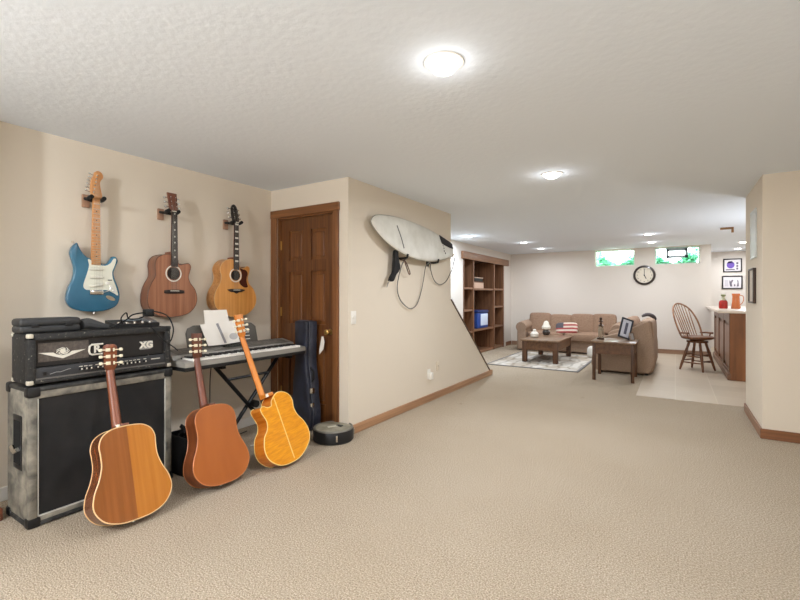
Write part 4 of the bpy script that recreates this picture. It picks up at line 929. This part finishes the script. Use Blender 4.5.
MB().box(-0.19, 0.17, -0.33, 0.31, 0.34, 0.40, bev=0.02, seg=3).build('cooler_lid', mat('dark_blue_lid', srgb(28, 50, 108), 0.4), bb_)
MB().box(0.158, 0.166, -0.16, 0.26, 0.06, 0.32, bev=0.003).build('front_label', mat('white_front_panel', srgb(214, 226, 246), 0.5), bb_)

# ================================================================== SOFAS
fab = ramp_mat('tan_sofa_fabric', [(0.3, srgb(152, 127, 107)), (0.7, srgb(174, 149, 128))], (1, 1, 1), 60, 3, 0.95, 0, 0.2, spec=0.15)
fab2 = ramp_mat('tan_cushion_fabric', [(0.3, srgb(140, 113, 93)), (0.7, srgb(164, 136, 114))], (1, 1, 1), 50, 3, 0.95, 0, 0.2, spec=0.15)
def sofa():
    t = thing('sofa', 'long tan fabric sofa with loose back cushions against the far wall', 'sofa', (-3.14, 10.00, 0))
    L = 1.98
    MB().box(0.10, L + 0.10, 0.08, 0.98, 0.03, 0.28, bev=0.02).build('base', fab, t)
    MB().box(0.12, L + 0.05, 0.72, 1.00, 0.25, 0.70, bev=0.06, seg=3).build('back_frame', fab, t)
    for k in range(2): MB().pillow((0.27 + (L - 0.40) * (k + 0.5) / 2, 0.36, 0.36), (L - 0.40) / 2 * 1.01, 0.80, 0.20, 0.35, 0.25).build('seat_cushion', fab2, t)
    for i, (x, w_, z) in enumerate(((0.33, 0.50, 0.63), (0.80, 0.50, 0.60), (1.28, 0.50, 0.62), (1.73, 0.48, 0.63))):
        R = Matrix.Rotation(math.radians(-14), 4, 'X')
        MB().pillow((x + 0.08, 0.60, z), w_ * 1.02, 0.22, 0.45, 0.24, 0.55, mtx=R).build('back_cushion', fab2, t)
    for x in (0.0, L + 0.02):
        q = MB().box(x + 0.02, x + 0.22, 0.02, 0.96, 0.03, 0.52, bev=0.03, seg=3)
        q.tube([(x + 0.12, 0.0, 0.54), (x + 0.12, 0.10, 0.55), (x + 0.12, 0.60, 0.57), (x + 0.12, 0.92, 0.58)], [0.118, 0.125, 0.125, 0.11], 20)
        q.build('arm', fab, t)
    for x in (0.12, L + 0.04):
        for y in (0.12, 0.9): MB().cyl((x, y, 0), (x, y, 0.035), 0.025, n=10).build('foot', M['black'], t)
sofa()
fl = MB().pillow((0, 0, 0), 0.46, 0.13, 0.25, 0.35, 0.6).build('flag_pillow', flag_mat(), None); fl.location = (-2.03, 10.10, 0.545); fl.rotation_euler = (math.radians(-20), math.radians(-3), 0)
tag(fl, 'red and white striped flag pillow with grey corner on the long sofa', 'pillow')
def loveseat():
    t = thing('loveseat', 'tan fabric loveseat seen from its end, standing behind the small end table', 'sofa', (-0.35, 7.85, 0))
    o = catmull([(-0.78, 0.04), (-0.78, 0.45), (-0.74, 0.56), (-0.60, 0.61), (-0.38, 0.68), (-0.20, 0.77), (-0.08, 0.84), (-0.02, 0.855), (0.015, 0.80), (0.015, 0.04)], 4)
    o = [(a, max(b_, 0.035)) for a, b_ in o]
    MB().prism(o, 0.0, 0.20, 'xz', bev=0.025, seg=3).build('arm', fab, t, sharp=60)
    MB().prism(o, 1.62, 1.80, 'xz', bev=0.025, seg=3).build('arm', fab, t, sharp=60)
    MB().prism(catmull([(-0.22, 0.05), (-0.26, 0.50), (-0.20, 0.76), (-0.12, 0.84), (0.0, 0.86), (0.05, 0.80), (0.06, 0.40), (0.05, 0.05)], 4), 0.15, 1.66, 'xz', bev=0.01).build('back_frame', fab, t, sharp=60)
    MB().box(-0.74, -0.10, 0.16, 1.64, 0.03, 0.28, bev=0.02).build('base', fab, t)
    for k in range(2):
        MB().pillow((-0.46, 0.20 + 0.36 + 0.71 * k, 0.36), 0.62, 0.72, 0.20, 0.35, 0.25).build('seat_cushion', fab2, t)
        MB().pillow((-0.28, 0.20 + 0.36 + 0.71 * k, 0.66), 0.22, 0.70, 0.46, 0.5, 0.5, mtx=Matrix.Rotation(math.radians(-12), 4, 'Y')).build('back_cushion', fab2, t)
    for x in (-0.70, -0.04):
        for y in (0.08, 1.7): MB().cyl((x, y, 0), (x, y, 0.04), 0.025, n=10).build('foot', M['black'], t)
loveseat()
th = tag(MB().tube(catmull([(-0.50, 8.9, 0.90), (-0.42, 8.95, 0.93), (-0.34, 9.0, 0.90), (-0.30, 9.05, 0.84)], 4, False), [0.02, 0.024, 0.028, 0.03, 0.03, 0.032, 0.034, 0.034, 0.034, 0.032, 0.03, 0.026, 0.02], 10).build('rolled_throw', mat('dark_grey_throw', srgb(84, 78, 78), 0.9), None), 'dark rolled throw lying over the back of the loveseat', 'throw')
wp = MB().pillow((0, 0, 0), 0.17, 0.15, 0.24, 0.8, 0.8).build('floor_cushion', mat('white_fluffy_cushion', srgb(228, 224, 214), 0.9, bump=(80, 0.5, 0.01)), None); wp.location = (-1.43, 9.50, 0.13)
tag(wp, 'small round white cushion before the long sofa, half hidden by the end table', 'cushion')

# ================================================================== TABLES, RUG
def rug_mat():
    m = bpy.data.materials.new('patterned_rug'); m.use_nodes = True
    nt = m.node_tree; b_ = nt.nodes['Principled BSDF']; L = nt.links.new
    tc = nt.nodes.new('ShaderNodeTexCoord')
    w1 = nt.nodes.new('ShaderNodeTexWave'); w1.inputs['Scale'].default_value = 1.6; w1.inputs['Distortion'].default_value = 7; w1.inputs['Detail'].default_value = 3; w1.inputs['Detail Scale'].default_value = 1.2
    r1 = nt.nodes.new('ShaderNodeValToRGB'); e = r1.color_ramp.elements
    e[0].position = 0.0; e[0].color = srgb(176, 168, 156); e[1].position = 0.30; e[1].color = srgb(212, 206, 196)
    n = nt.nodes.new('ShaderNodeTexNoise'); n.inputs['Scale'].default_value = 2.2; n.inputs['Detail'].default_value = 6
    r2 = nt.nodes.new('ShaderNodeValToRGB'); r2.color_ramp.elements[0].position = 0.42; r2.color_ramp.elements[0].color = srgb(212, 200, 184); r2.color_ramp.elements[1].position = 0.55; r2.color_ramp.elements[1].color = (1, 1, 1, 1)
    mx = nt.nodes.new('ShaderNodeMix'); mx.data_type = 'RGBA'; mx.blend_type = 'MULTIPLY'; mx.inputs[0].default_value = 0.8
    L(tc.outputs['Object'], w1.inputs['Vector']); L(tc.outputs['Object'], n.inputs['Vector'])
    L(w1.outputs['Fac'], r1.inputs['Fac']); L(n.outputs['Fac'], r2.inputs['Fac']); L(r1.outputs['Color'], mx.inputs[6]); L(r2.outputs['Color'], mx.inputs[7])
    L(mx.outputs[2], b_.inputs['Base Color']); b_.inputs['Roughness'].default_value = 0.95
    return m
rg = thing('area_rug', 'pale patterned area rug with dark edge under the coffee table', 'rug', (-2.15, 8.70, 0.0))
MB().box(-0.77, 0.77, -1.05, 1.05, 0.001, 0.012, bev=0.002, seg=1).build('pile', rug_mat(), rg, False)
q = MB(); q.box(-0.80, 0.80, -1.08, -1.04, 0.001, 0.013); q.box(-0.80, 0.80, 1.04, 1.08, 0.001, 0.013); q.box(-0.80, -0.76, -1.04, 1.04, 0.001, 0.013); q.box(0.76, 0.80, -1.04, 1.04, 0.001, 0.013)
q.build('border', mat('grey_rug_border', srgb(128, 124, 120), 0.95), rg, False)

tw = wood('table_wood', srgb(74, 46, 25), srgb(112, 76, 45), 'y', fine=20, rough=0.5, coat=0.0)
twz = wood('table_leg_wood', srgb(66, 41, 22), srgb(102, 66, 39), 'z', fine=20, rough=0.5, coat=0.0)
ttop = wood('table_top_wood', srgb(104, 78, 56), srgb(140, 110, 82), 'y', fine=14, rough=0.35, coat=0.2)
def table(name, label, x0, x1, y0, y1, z, apron, leg, over, z0=0.0):
    t = thing(name, label, 'table', (x0, y0, z0)); W, D = x1 - x0, y1 - y0; z = z - z0
    MB().box(-over, W + over, -over, D + over, z - 0.028, z, bev=0.006).build('tabletop', ttop, t)
    for x in (0, W - leg):
        for y in (0, D - leg): MB().box(x, x + leg, y, y + leg, 0, z - 0.028, bev=0.004).build('leg', twz, t)
    for y in (0.008, D - 0.03): MB().box(leg, W - leg, y, y + 0.022, z - 0.028 - apron, z - 0.028, bev=0.002, seg=1).build('apron', tw, t)
    for x in (0.008, W - 0.03): MB().box(x, x + 0.022, leg, D - leg, z - 0.028 - apron, z - 0.028, bev=0.002, seg=1).build('apron', tw, t)
table('coffee_table', 'square-legged brown wooden coffee table standing on the patterned rug', -2.47, -1.82, 8.25, 9.50, 0.44, 0.17, 0.085, 0.03, 0.013)
table('end_table', 'small dark wooden end table with slim legs in front of the loveseat', -1.06, -0.50, 7.10, 7.72, 0.585, 0.16, 0.045, 0.025)

# things on the tables
fv = thing('table_lamp_jar', 'white topped jar ornament with dark base at the far end of the coffee table', 'ornament', (-2.30, 9.40, 0.441))
MB().lathe([(0.05, 0), (0.075, 0.03), (0.08, 0.07), (0.06, 0.10), (0.05, 0.105)], 20).build('jar_base', mat('dark_glass_base', srgb(72, 66, 62), 0.2, coat=0.4), fv)
MB().lathe([(0.05, 0.105), (0.085, 0.13), (0.09, 0.17), (0.06, 0.22), (0.05, 0.26), (0.03, 0.29), (0.0, 0.30)], 20).build('white_flowers', mat('white_ceramic', srgb(236, 230, 216), 0.5), fv)
mg = thing('sugar_pot', 'small white lidded pot on the near end of the coffee table', 'pot', (-2.36, 8.72, 0.441))
MB().lathe([(0.055, 0), (0.075, 0.02), (0.078, 0.075), (0.060, 0.095)], 20).build('pot_body', mat('white_pot', srgb(232, 226, 214), 0.4), mg)
MB().lathe([(0.062, 0.096), (0.050, 0.112), (0.028, 0.118), (0.034, 0.140), (0.026, 0.160), (0.0, 0.168)], 20).build('pot_lid', mat('white_pot_lid', srgb(236, 231, 220), 0.4), mg)

ln_ = thing('glass_lantern', 'slim glass lantern with dark base and finial on the left of the end table', 'lantern', (-0.985, 7.44, 0.586))
MB().box(-0.05, 0.05, -0.05, 0.05, 0, 0.025, bev=0.004).build('lantern_base', mat('bronze', srgb(66, 48, 36), 0.4, 0.5), ln_)
MB().lathe([(0.036, 0.026), (0.040, 0.06), (0.040, 0.16), (0.030, 0.20)], 18).build('glass_chimney', mat('frosted_glass', srgb(206, 196, 178), 0.15, trans=0.7, ior=1.3), ln_)
MB().lathe([(0.034, 0.201), (0.042, 0.215), (0.015, 0.235), (0.014, 0.262), (0.034, 0.272), (0.030, 0.284), (0.012, 0.296), (0.022, 0.315), (0.016, 0.335), (0.0, 0.345)], 18).build('finial', mat('bronze_finial', srgb(78, 56, 40), 0.4, 0.5), ln_)
pf = thing('photo_frame', 'dark framed photo propped up on the end table, tilted to the right', 'picture frame', (-0.665, 7.43, 0.618)); 
pf.rotation_euler = (math.radians(-16), math.radians(20), math.radians(28))
q = MB(); a, h_ = 0.092, 0.325
q.box(-a, a, 0, 0.016, 0, 0.026, bev=0.003); q.box(-a, a, 0, 0.016, h_ - 0.026, h_, bev=0.003); q.box(-a, -a + 0.026, 0, 0.016, 0.024, h_ - 0.024, bev=0.003); q.box(a - 0.026, a, 0, 0.016, 0.024, h_ - 0.024, bev=0.003)
q.build('frame', mat('dark_navy_frame', srgb(34, 36, 46), 0.4), pf)
MB().box(-a + 0.024, a - 0.024, 0.004, 0.012, 0.024, h_ - 0.024).build('photo_mat', mat('pale_photo', srgb(206, 208, 218), 0.4), pf, False)
MB().box(-0.018, 0.022, 0.002, 0.005, 0.07, 0.255).build('photo_print', mat('dark_photo', srgb(88, 88, 104), 0.4), pf, False)
pf2 = thing('small_frame', 'small silver framed picture at the right edge of the end table', 'picture frame', (-0.545, 7.47, 0.586)); pf2.rotation_euler = (math.radians(-12), 0, math.radians(60))
q = MB(); q.box(-0.05, 0.05, 0, 0.01, 0, 0.012); q.box(-0.05, 0.05, 0, 0.01, 0.108, 0.12); q.box(-0.05, -0.038, 0, 0.01, 0.012, 0.108); q.box(0.038, 0.05, 0, 0.01, 0.012, 0.108)
q.build('frame', M['chrome'], pf2, False)
MB().box(-0.04, 0.04, 0.003, 0.007, 0.010, 0.11).build('photo', mat('grey_photo', srgb(150, 146, 142), 0.4), pf2, False)

# ================================================================== CLOCK
ck = thing('wall_clock', 'large round wall clock with dark rim and pale face between the two high windows', 'clock', (-0.585, YF, 1.725))
FR = Matrix.Rotation(PI / 2, 4, 'X')
MB().lathe([(0.215, 0.0), (0.220, 0.02), (0.206, 0.045), (0.180, 0.05), (0.172, 0.03), (0.172, 0.01)], 48, FR).build('rim', mat('dark_clock_rim', srgb(46, 34, 30), 0.35, coat=0.2), ck)
MB().lathe([(0.173, 0.005), (0.173, 0.016), (0.0, 0.0165)], 48, FR).build('dial', mat('cream_dial', srgb(224, 214, 196), 0.6), ck)
for k in range(12):
    a = 2 * PI * k / 12; word = str(12 if k == 0 else k)
    MB().text(word, 0.042, Matrix.Translation((0.140 * math.sin(a), -0.017, 0.140 * math.cos(a))) @ FR, 0.001).build('numeral', M['black'], ck, False)
MB().box(-0.006, 0.006, -0.020, -0.018, -0.02, 0.135).build('minute_hand', M['black'], ck, False)
MB().box(-0.008, 0.008, -0.022, -0.020, -0.02, 0.088, mtx=Matrix.Rotation(math.radians(155), 4, 'Y')).build('hour_hand', M['black'], ck, False)
MB().lathe([(0.014, 0.016), (0.014, 0.024), (0.0, 0.025)], 16, FR).build('hand_cap', M['black'], ck)

# ================================================================== BAR
def bar():
    t = thing('bar_counter', 'panelled brown wooden bar counter with pale top right of the wooden stool', 'bar', (0.685, 8.10, 0.006))
    bwd = wood('bar_wood', srgb(92, 58, 34), srgb(134, 90, 58), 'z', fine=16, rough=0.4, coat=0.2)
    bwl = wood('bar_rail_wood', srgb(98, 64, 40), srgb(138, 96, 66), 'y', fine=16, rough=0.4, coat=0.2)
    end = wood('bar_end_wood', srgb(110, 66, 34), srgb(154, 98, 56), 'z', fine=9, rough=0.4, coat=0.2)
    L, Z = 3.00, 1.0
    MB().box(0.02, 0.58, 0.02, L, 0.02, Z, bev=0.003, seg=1).build('carcass', bwd, t, False)
    MB().box(0.0, 0.60, -0.006, 0.020, 0.0, Z, bev=0.003, seg=1).build('end_panel', end, t, False)
    for y in (0.0, 0.94, 1.90, L - 0.10): MB().box(-0.006, 0.02, y, y + 0.10, 0.0, Z, bev=0.004, seg=1).build('stile', bwd, t, False)
    for z0, z1 in ((0.0, 0.14), (Z - 0.14, Z)): MB().box(-0.004, 0.02, 0.10, L - 0.10, z0, z1, bev=0.003, seg=1).build('rail', bwl, t, False)
    for y0, y1 in ((0.10, 0.94), (1.04, 1.90), (2.0, L - 0.10)):
        MB().box(0.006, 0.021, y0 + 0.05, y1 - 0.05, 0.19, Z - 0.19, bev=0.008, seg=1).build('raised_panel', wood('bar_panel_wood', srgb(108, 74, 54), srgb(148, 108, 84), 'z', fine=16), t, False)
    MB().box(-0.03, 0.02, -0.01, L, 0.0, 0.10, bev=0.01).build('base_moulding', bwl, t)
    MB().box(-0.15, 0.66, -0.10, L + 0.01, Z, Z + 0.045, bev=0.010).build('countertop', mat('cream_counter', srgb(216, 200, 182), 0.35, coat=0.2), t)
bar()
BT = 1.052
rb = thing('liquor_bottle', 'short red liquor bottle with pale neck standing on the bar counter', 'bottle', (0.675, 9.0, BT))
MB().lathe([(0.055, 0), (0.062, 0.01), (0.062, 0.10), (0.055, 0.125), (0.040, 0.14)], 20).build('red_body', mat('red_glass', srgb(196, 52, 44), 0.15, trans=0.35, coat=0.3), rb)
MB().lathe([(0.040, 0.14), (0.022, 0.165), (0.020, 0.20), (0.030, 0.205), (0.030, 0.235), (0.024, 0.24)], 16).build('bottle_neck', mat('pale_neck', srgb(206, 206, 170), 0.3, trans=0.3), rb)
MB().lathe([(0.033, 0.212), (0.033, 0.228)], 16).build('neck_label', mat('green_neck_label', srgb(110, 120, 70), 0.5), rb)
op = thing('orange_pitcher', 'tall translucent orange pitcher on the bar counter beside the red bottle', 'pitcher', (0.842, 9.0, BT))
MB().lathe([(0.062, 0), (0.066, 0.01), (0.052, 0.12), (0.048, 0.20), (0.056, 0.25), (0.054, 0.25), (0.046, 0.20), (0.048, 0.12), (0.05, 0.02)], 20).build('pitcher_body', mat('orange_glass', srgb(238, 140, 82), 0.15, trans=0.35, coat=0.3), op)
MB().tube(catmull([(0.05, 0, 0.22), (0.09, 0, 0.21), (0.10, 0, 0.15), (0.08, 0, 0.09), (0.058, 0, 0.07)], 4, False), 0.006, 8).build('handle', mat('orange_handle', srgb(236, 146, 92), 0.2, trans=0.3), op)

def picture(name, label, x0, x1, z0, z1, y, fw, fm, mm, art):
    t = thing(name, label, 'picture', (x0, y, z0)); W, Hh = x1 - x0, z1 - z0
    q = MB(); q.box(0, W, -0.025, 0, 0, fw, bev=0.003); q.box(0, W, -0.025, 0, Hh - fw, Hh, bev=0.003); q.box(0, fw, -0.025, 0, fw, Hh - fw, bev=0.003); q.box(W - fw, W, -0.025, 0, fw, Hh - fw, bev=0.003)
    q.build('frame', fm, t)
    MB().box(fw, W - fw, -0.012, -0.002, fw, Hh - fw).build('mount', mm, t, False)
    for nm, out, m in art: MB().prism([(a * W, b_ * Hh) for a, b_ in out], -0.0145, -0.012, 'xz').build(nm, m, t, False)
blk = mat('black_frame', srgb(40, 34, 34), 0.4); mw = mat('white_mount', srgb(228, 222, 224), 0.6)
pur = mat('purple_print', srgb(112, 84, 176), 0.6); gry = mat('grey_ink', srgb(110, 102, 116), 0.6)
picture('framed_picture', 'black framed picture with a purple shape, upper of two behind the bar', 0.985, 1.352, 1.838, 2.165, YB, 0.026, blk, mw,
        [('purple_shape', circ(0.40, 0.54, 0.26, 24, 0.21), pur), ('dark_cap', [(0.2, 0.66), (0.30, 0.80), (0.48, 0.82), (0.52, 0.72), (0.34, 0.66)], mat('dark_purple_ink', srgb(64, 44, 100), 0.6)), ('ink_row', [(0.14, 0.14), (0.62, 0.16), (0.62, 0.24), (0.14, 0.22)], gry)] +
        [('ink_block', [(0.70, 0.18 + 0.2 * k), (0.80, 0.18 + 0.2 * k), (0.80, 0.32 + 0.2 * k), (0.70, 0.32 + 0.2 * k)], gry) for k in range(3)])
picture('framed_picture', 'black framed grey drawing, lower of two pictures behind the bar', 0.962, 1.362, 1.430, 1.750, YB, 0.026, blk, mw,
        [('ink_figure', [(0.40, 0.20), (0.50, 0.18), (0.48, 0.45), (0.56, 0.66), (0.48, 0.70), (0.44, 0.55), (0.38, 0.68), (0.36, 0.50)], gry), ('ink_figure', [(0.58, 0.20), (0.66, 0.22), (0.64, 0.36), (0.60, 0.36)], gry), ('ink_figure', [(0.72, 0.18), (0.82, 0.20), (0.80, 0.60), (0.74, 0.72), (0.76, 0.45)], gry), ('grey_patch', [(0.14, 0.2), (0.32, 0.2), (0.32, 0.7), (0.14, 0.7)], mat('pale_grey_patch', srgb(206, 200, 206), 0.6))])
# pictures on the side of the right wall
def side_picture(name, label, y0, y1, z0, z1, th, fm, mm):
    t = thing(name, label, 'picture', (XR, y0, z0)); W, Hh, fw = y1 - y0, z1 - z0, 0.018
    q = MB(); q.box(-th, 0, 0, W, 0, fw, bev=0.002); q.box(-th, 0, 0, W, Hh - fw, Hh, bev=0.002); q.box(-th, 0, 0, fw, fw, Hh - fw, bev=0.002); q.box(-th, 0, W - fw, W, fw, Hh - fw, bev=0.002)
    q.build('frame', fm, t)
    MB().box(-th * 0.6, -0.001, fw, W - fw, fw, Hh - fw).build('print', mm, t, False)
side_picture('wall_picture', 'dark framed picture seen edge-on on the right wall, below the pale one', 5.34, 5.66, 1.192, 1.535, 0.026, mat('dark_side_frame', srgb(66, 50, 42), 0.4), mat('pale_side_print', srgb(206, 196, 180), 0.6))
side_picture('wall_picture', 'tall pale framed picture seen edge-on on the right wall, above the dark one', 5.28, 5.62, 1.63, 2.10, 0.014, mat('pale_side_frame', srgb(206, 208, 204), 0.4), mat('pale_green_print', srgb(198, 200, 192), 0.5))
br_ = thing('ceiling_bracket', 'small brown wooden bracket fixed to the ceiling above the near end of the bar', 'bracket', (0.60, 8.52, H))
MB().box(0.0, 0.17, -0.02, 0.02, -0.032, 0.0, bev=0.003).build('bracket_arm', wood('bracket_wood', srgb(112, 76, 40), srgb(146, 104, 60), 'x'), br_)
MB().box(0.14, 0.17, -0.02, 0.02, -0.085, -0.030, bev=0.003).build('bracket_post', wood('bracket_wood_post', srgb(112, 76, 40), srgb(146, 104, 60), 'z'), br_)

# ================================================================== STOOL
def stool():
    t = thing('bar_stool', 'brown wooden bar stool with tall spindle back facing the bar', 'stool', (0.315, 8.93, 0.006), math.radians(-50))
    wd = wood('stool_wood', srgb(96, 58, 34), srgb(134, 88, 56), 'z', fine=30, rough=0.35, coat=0.25)
    wl = wood('stool_back_wood', srgb(126, 84, 54), srgb(164, 116, 80), 'z', fine=30, rough=0.35, coat=0.25)
    SZ = 0.575
    MB().lathe([(0.10, SZ - 0.075), (0.11, SZ - 0.06), (0.20, SZ - 0.05), (0.235, SZ - 0.03), (0.24, SZ - 0.010), (0.225, SZ), (0.12, SZ - 0.008), (0.0, SZ - 0.010)], 32).build('seat', wd, t)
    MB().lathe([(0.15, SZ - 0.105), (0.155, SZ - 0.10), (0.155, SZ - 0.08), (0.15, SZ - 0.075)], 28).build('swivel_plate', wd, t)
    tops, feet = [], []
    for k in range(4):
        a = PI / 4 + 0.36 + k * PI / 2
        p0 = Vector((0.26 * math.cos(a), 0.26 * math.sin(a), 0.0)); p1 = Vector((0.12 * math.cos(a), 0.12 * math.sin(a), SZ - 0.10))
        pts = [p0.lerp(p1, s_) for s_ in (0, 0.12, 0.3, 0.36, 0.42, 0.6, 0.75, 0.8, 0.9, 1)]
        MB().tube(pts, [0.014, 0.018, 0.022, 0.018, 0.023, 0.024, 0.021, 0.018, 0.021, 0.018], 12).build('leg', wd, t)
        feet.append((p0, p1))
    for k in range(4):
        for s_ in (0.28, 0.50):
            a = feet[k][0].lerp(feet[k][1], s_ + (0.06 if k % 2 else 0)); b_ = feet[(k + 1) % 4][0].lerp(feet[(k + 1) % 4][1], s_ + (0.06 if k % 2 else 0))
            MB().tube([a, a.lerp(b_, 0.5), b_], [0.009, 0.013, 0.009], 10).build('stretcher', wd, t)
    # hoop back on the -x side, raked backwards
    def P(u, h): return Vector((-0.155 - 0.27 * h / 0.55 + (u * u) * 0.9, u, SZ - 0.005 + h))
    hoop = [P(-0.20, 0.0), P(-0.215, 0.12), P(-0.215, 0.25), P(-0.195, 0.37), P(-0.15, 0.47), P(-0.08, 0.53), P(0, 0.55), P(0.08, 0.53), P(0.15, 0.47), P(0.195, 0.37), P(0.215, 0.25), P(0.215, 0.12), P(0.20, 0.0)]
    MB().tube(catmull([tuple(q) for q in hoop], 4, False), 0.014, 10).build('back_hoop', wl, t)
    for k in range(-3, 4):
        u = k * 0.048; ub = k * 0.040; hmax = 0.55 - 0.11 * (abs(u) / 0.15) ** 2.2
        MB().tube([P(ub, 0.0), P(ub * 0.6 + u * 0.4, hmax * 0.45), P(u, hmax)], [0.006, 0.009, 0.006], 8).build('spindle', wl, t)
    for s_ in (-1, 1):
        MB().tube([(-0.16, s_ * 0.20, SZ + 0.045), (-0.06, s_ * 0.225, SZ + 0.055), (0.07, s_ * 0.225, SZ + 0.055)], [0.012, 0.015, 0.018], 10).build('arm', wd, t)
        MB().tube([(0.03, s_ * 0.20, SZ - 0.01), (0.03, s_ * 0.222, SZ + 0.05)], 0.011, 10).build('arm_post', wd, t)
stool()

# ================================================================== OUTSIDE THE WINDOWS
leaf = ramp_mat('outdoor_leaves', [(0.3, srgb(56, 140, 108)), (0.7, srgb(130, 206, 170))], (1, 1, 1), 14, 3, 0.6)
def hedge(name, x0, x1, label, n, hmax):
    q = bmesh.new()
    for i in range(n):
        x = random.uniform(x0, x1); e_ = abs((x - (x0 + x1) / 2) / ((x1 - x0) / 2))
        z = random.uniform(1.72, 2.02 + hmax * (e_ ** 1.3) * random.uniform(0.4, 1.1)); y = random.uniform(11.85, 12.15)
        R = Matrix.Translation((x, y, z)) @ Matrix.Rotation(random.uniform(0, 6.28), 4, 'Z') @ Matrix.Rotation(random.uniform(-1.2, 1.2), 4, 'X')
        l = random.uniform(0.04, 0.085)
        vs = [q.verts.new(R @ Vector(c_)) for c_ in ((-l, 0, 0), (0, 0.004, l * 0.45), (l, 0, 0), (0, -0.004, -l * 0.45))]
        q.faces.new(vs)
    m_ = MB(); m_._merge(q); o = m_.build(name, leaf, None, False); tag(o, label, 'bush')
    return o
hedge('garden_bush', -1.66, -0.74, 'green leafy bush outside the left high window', 1700, 0.42)
hedge('garden_bush', -0.52, 0.42, 'green leafy bush outside the right high window with the grey vent sash', 1700, 0.40)
struct('ground_outside', MB().box(-4, 0.5, 11.40, 14.0, 1.55, 1.70), mat('outdoor_soil', srgb(110, 110, 90), 0.9))
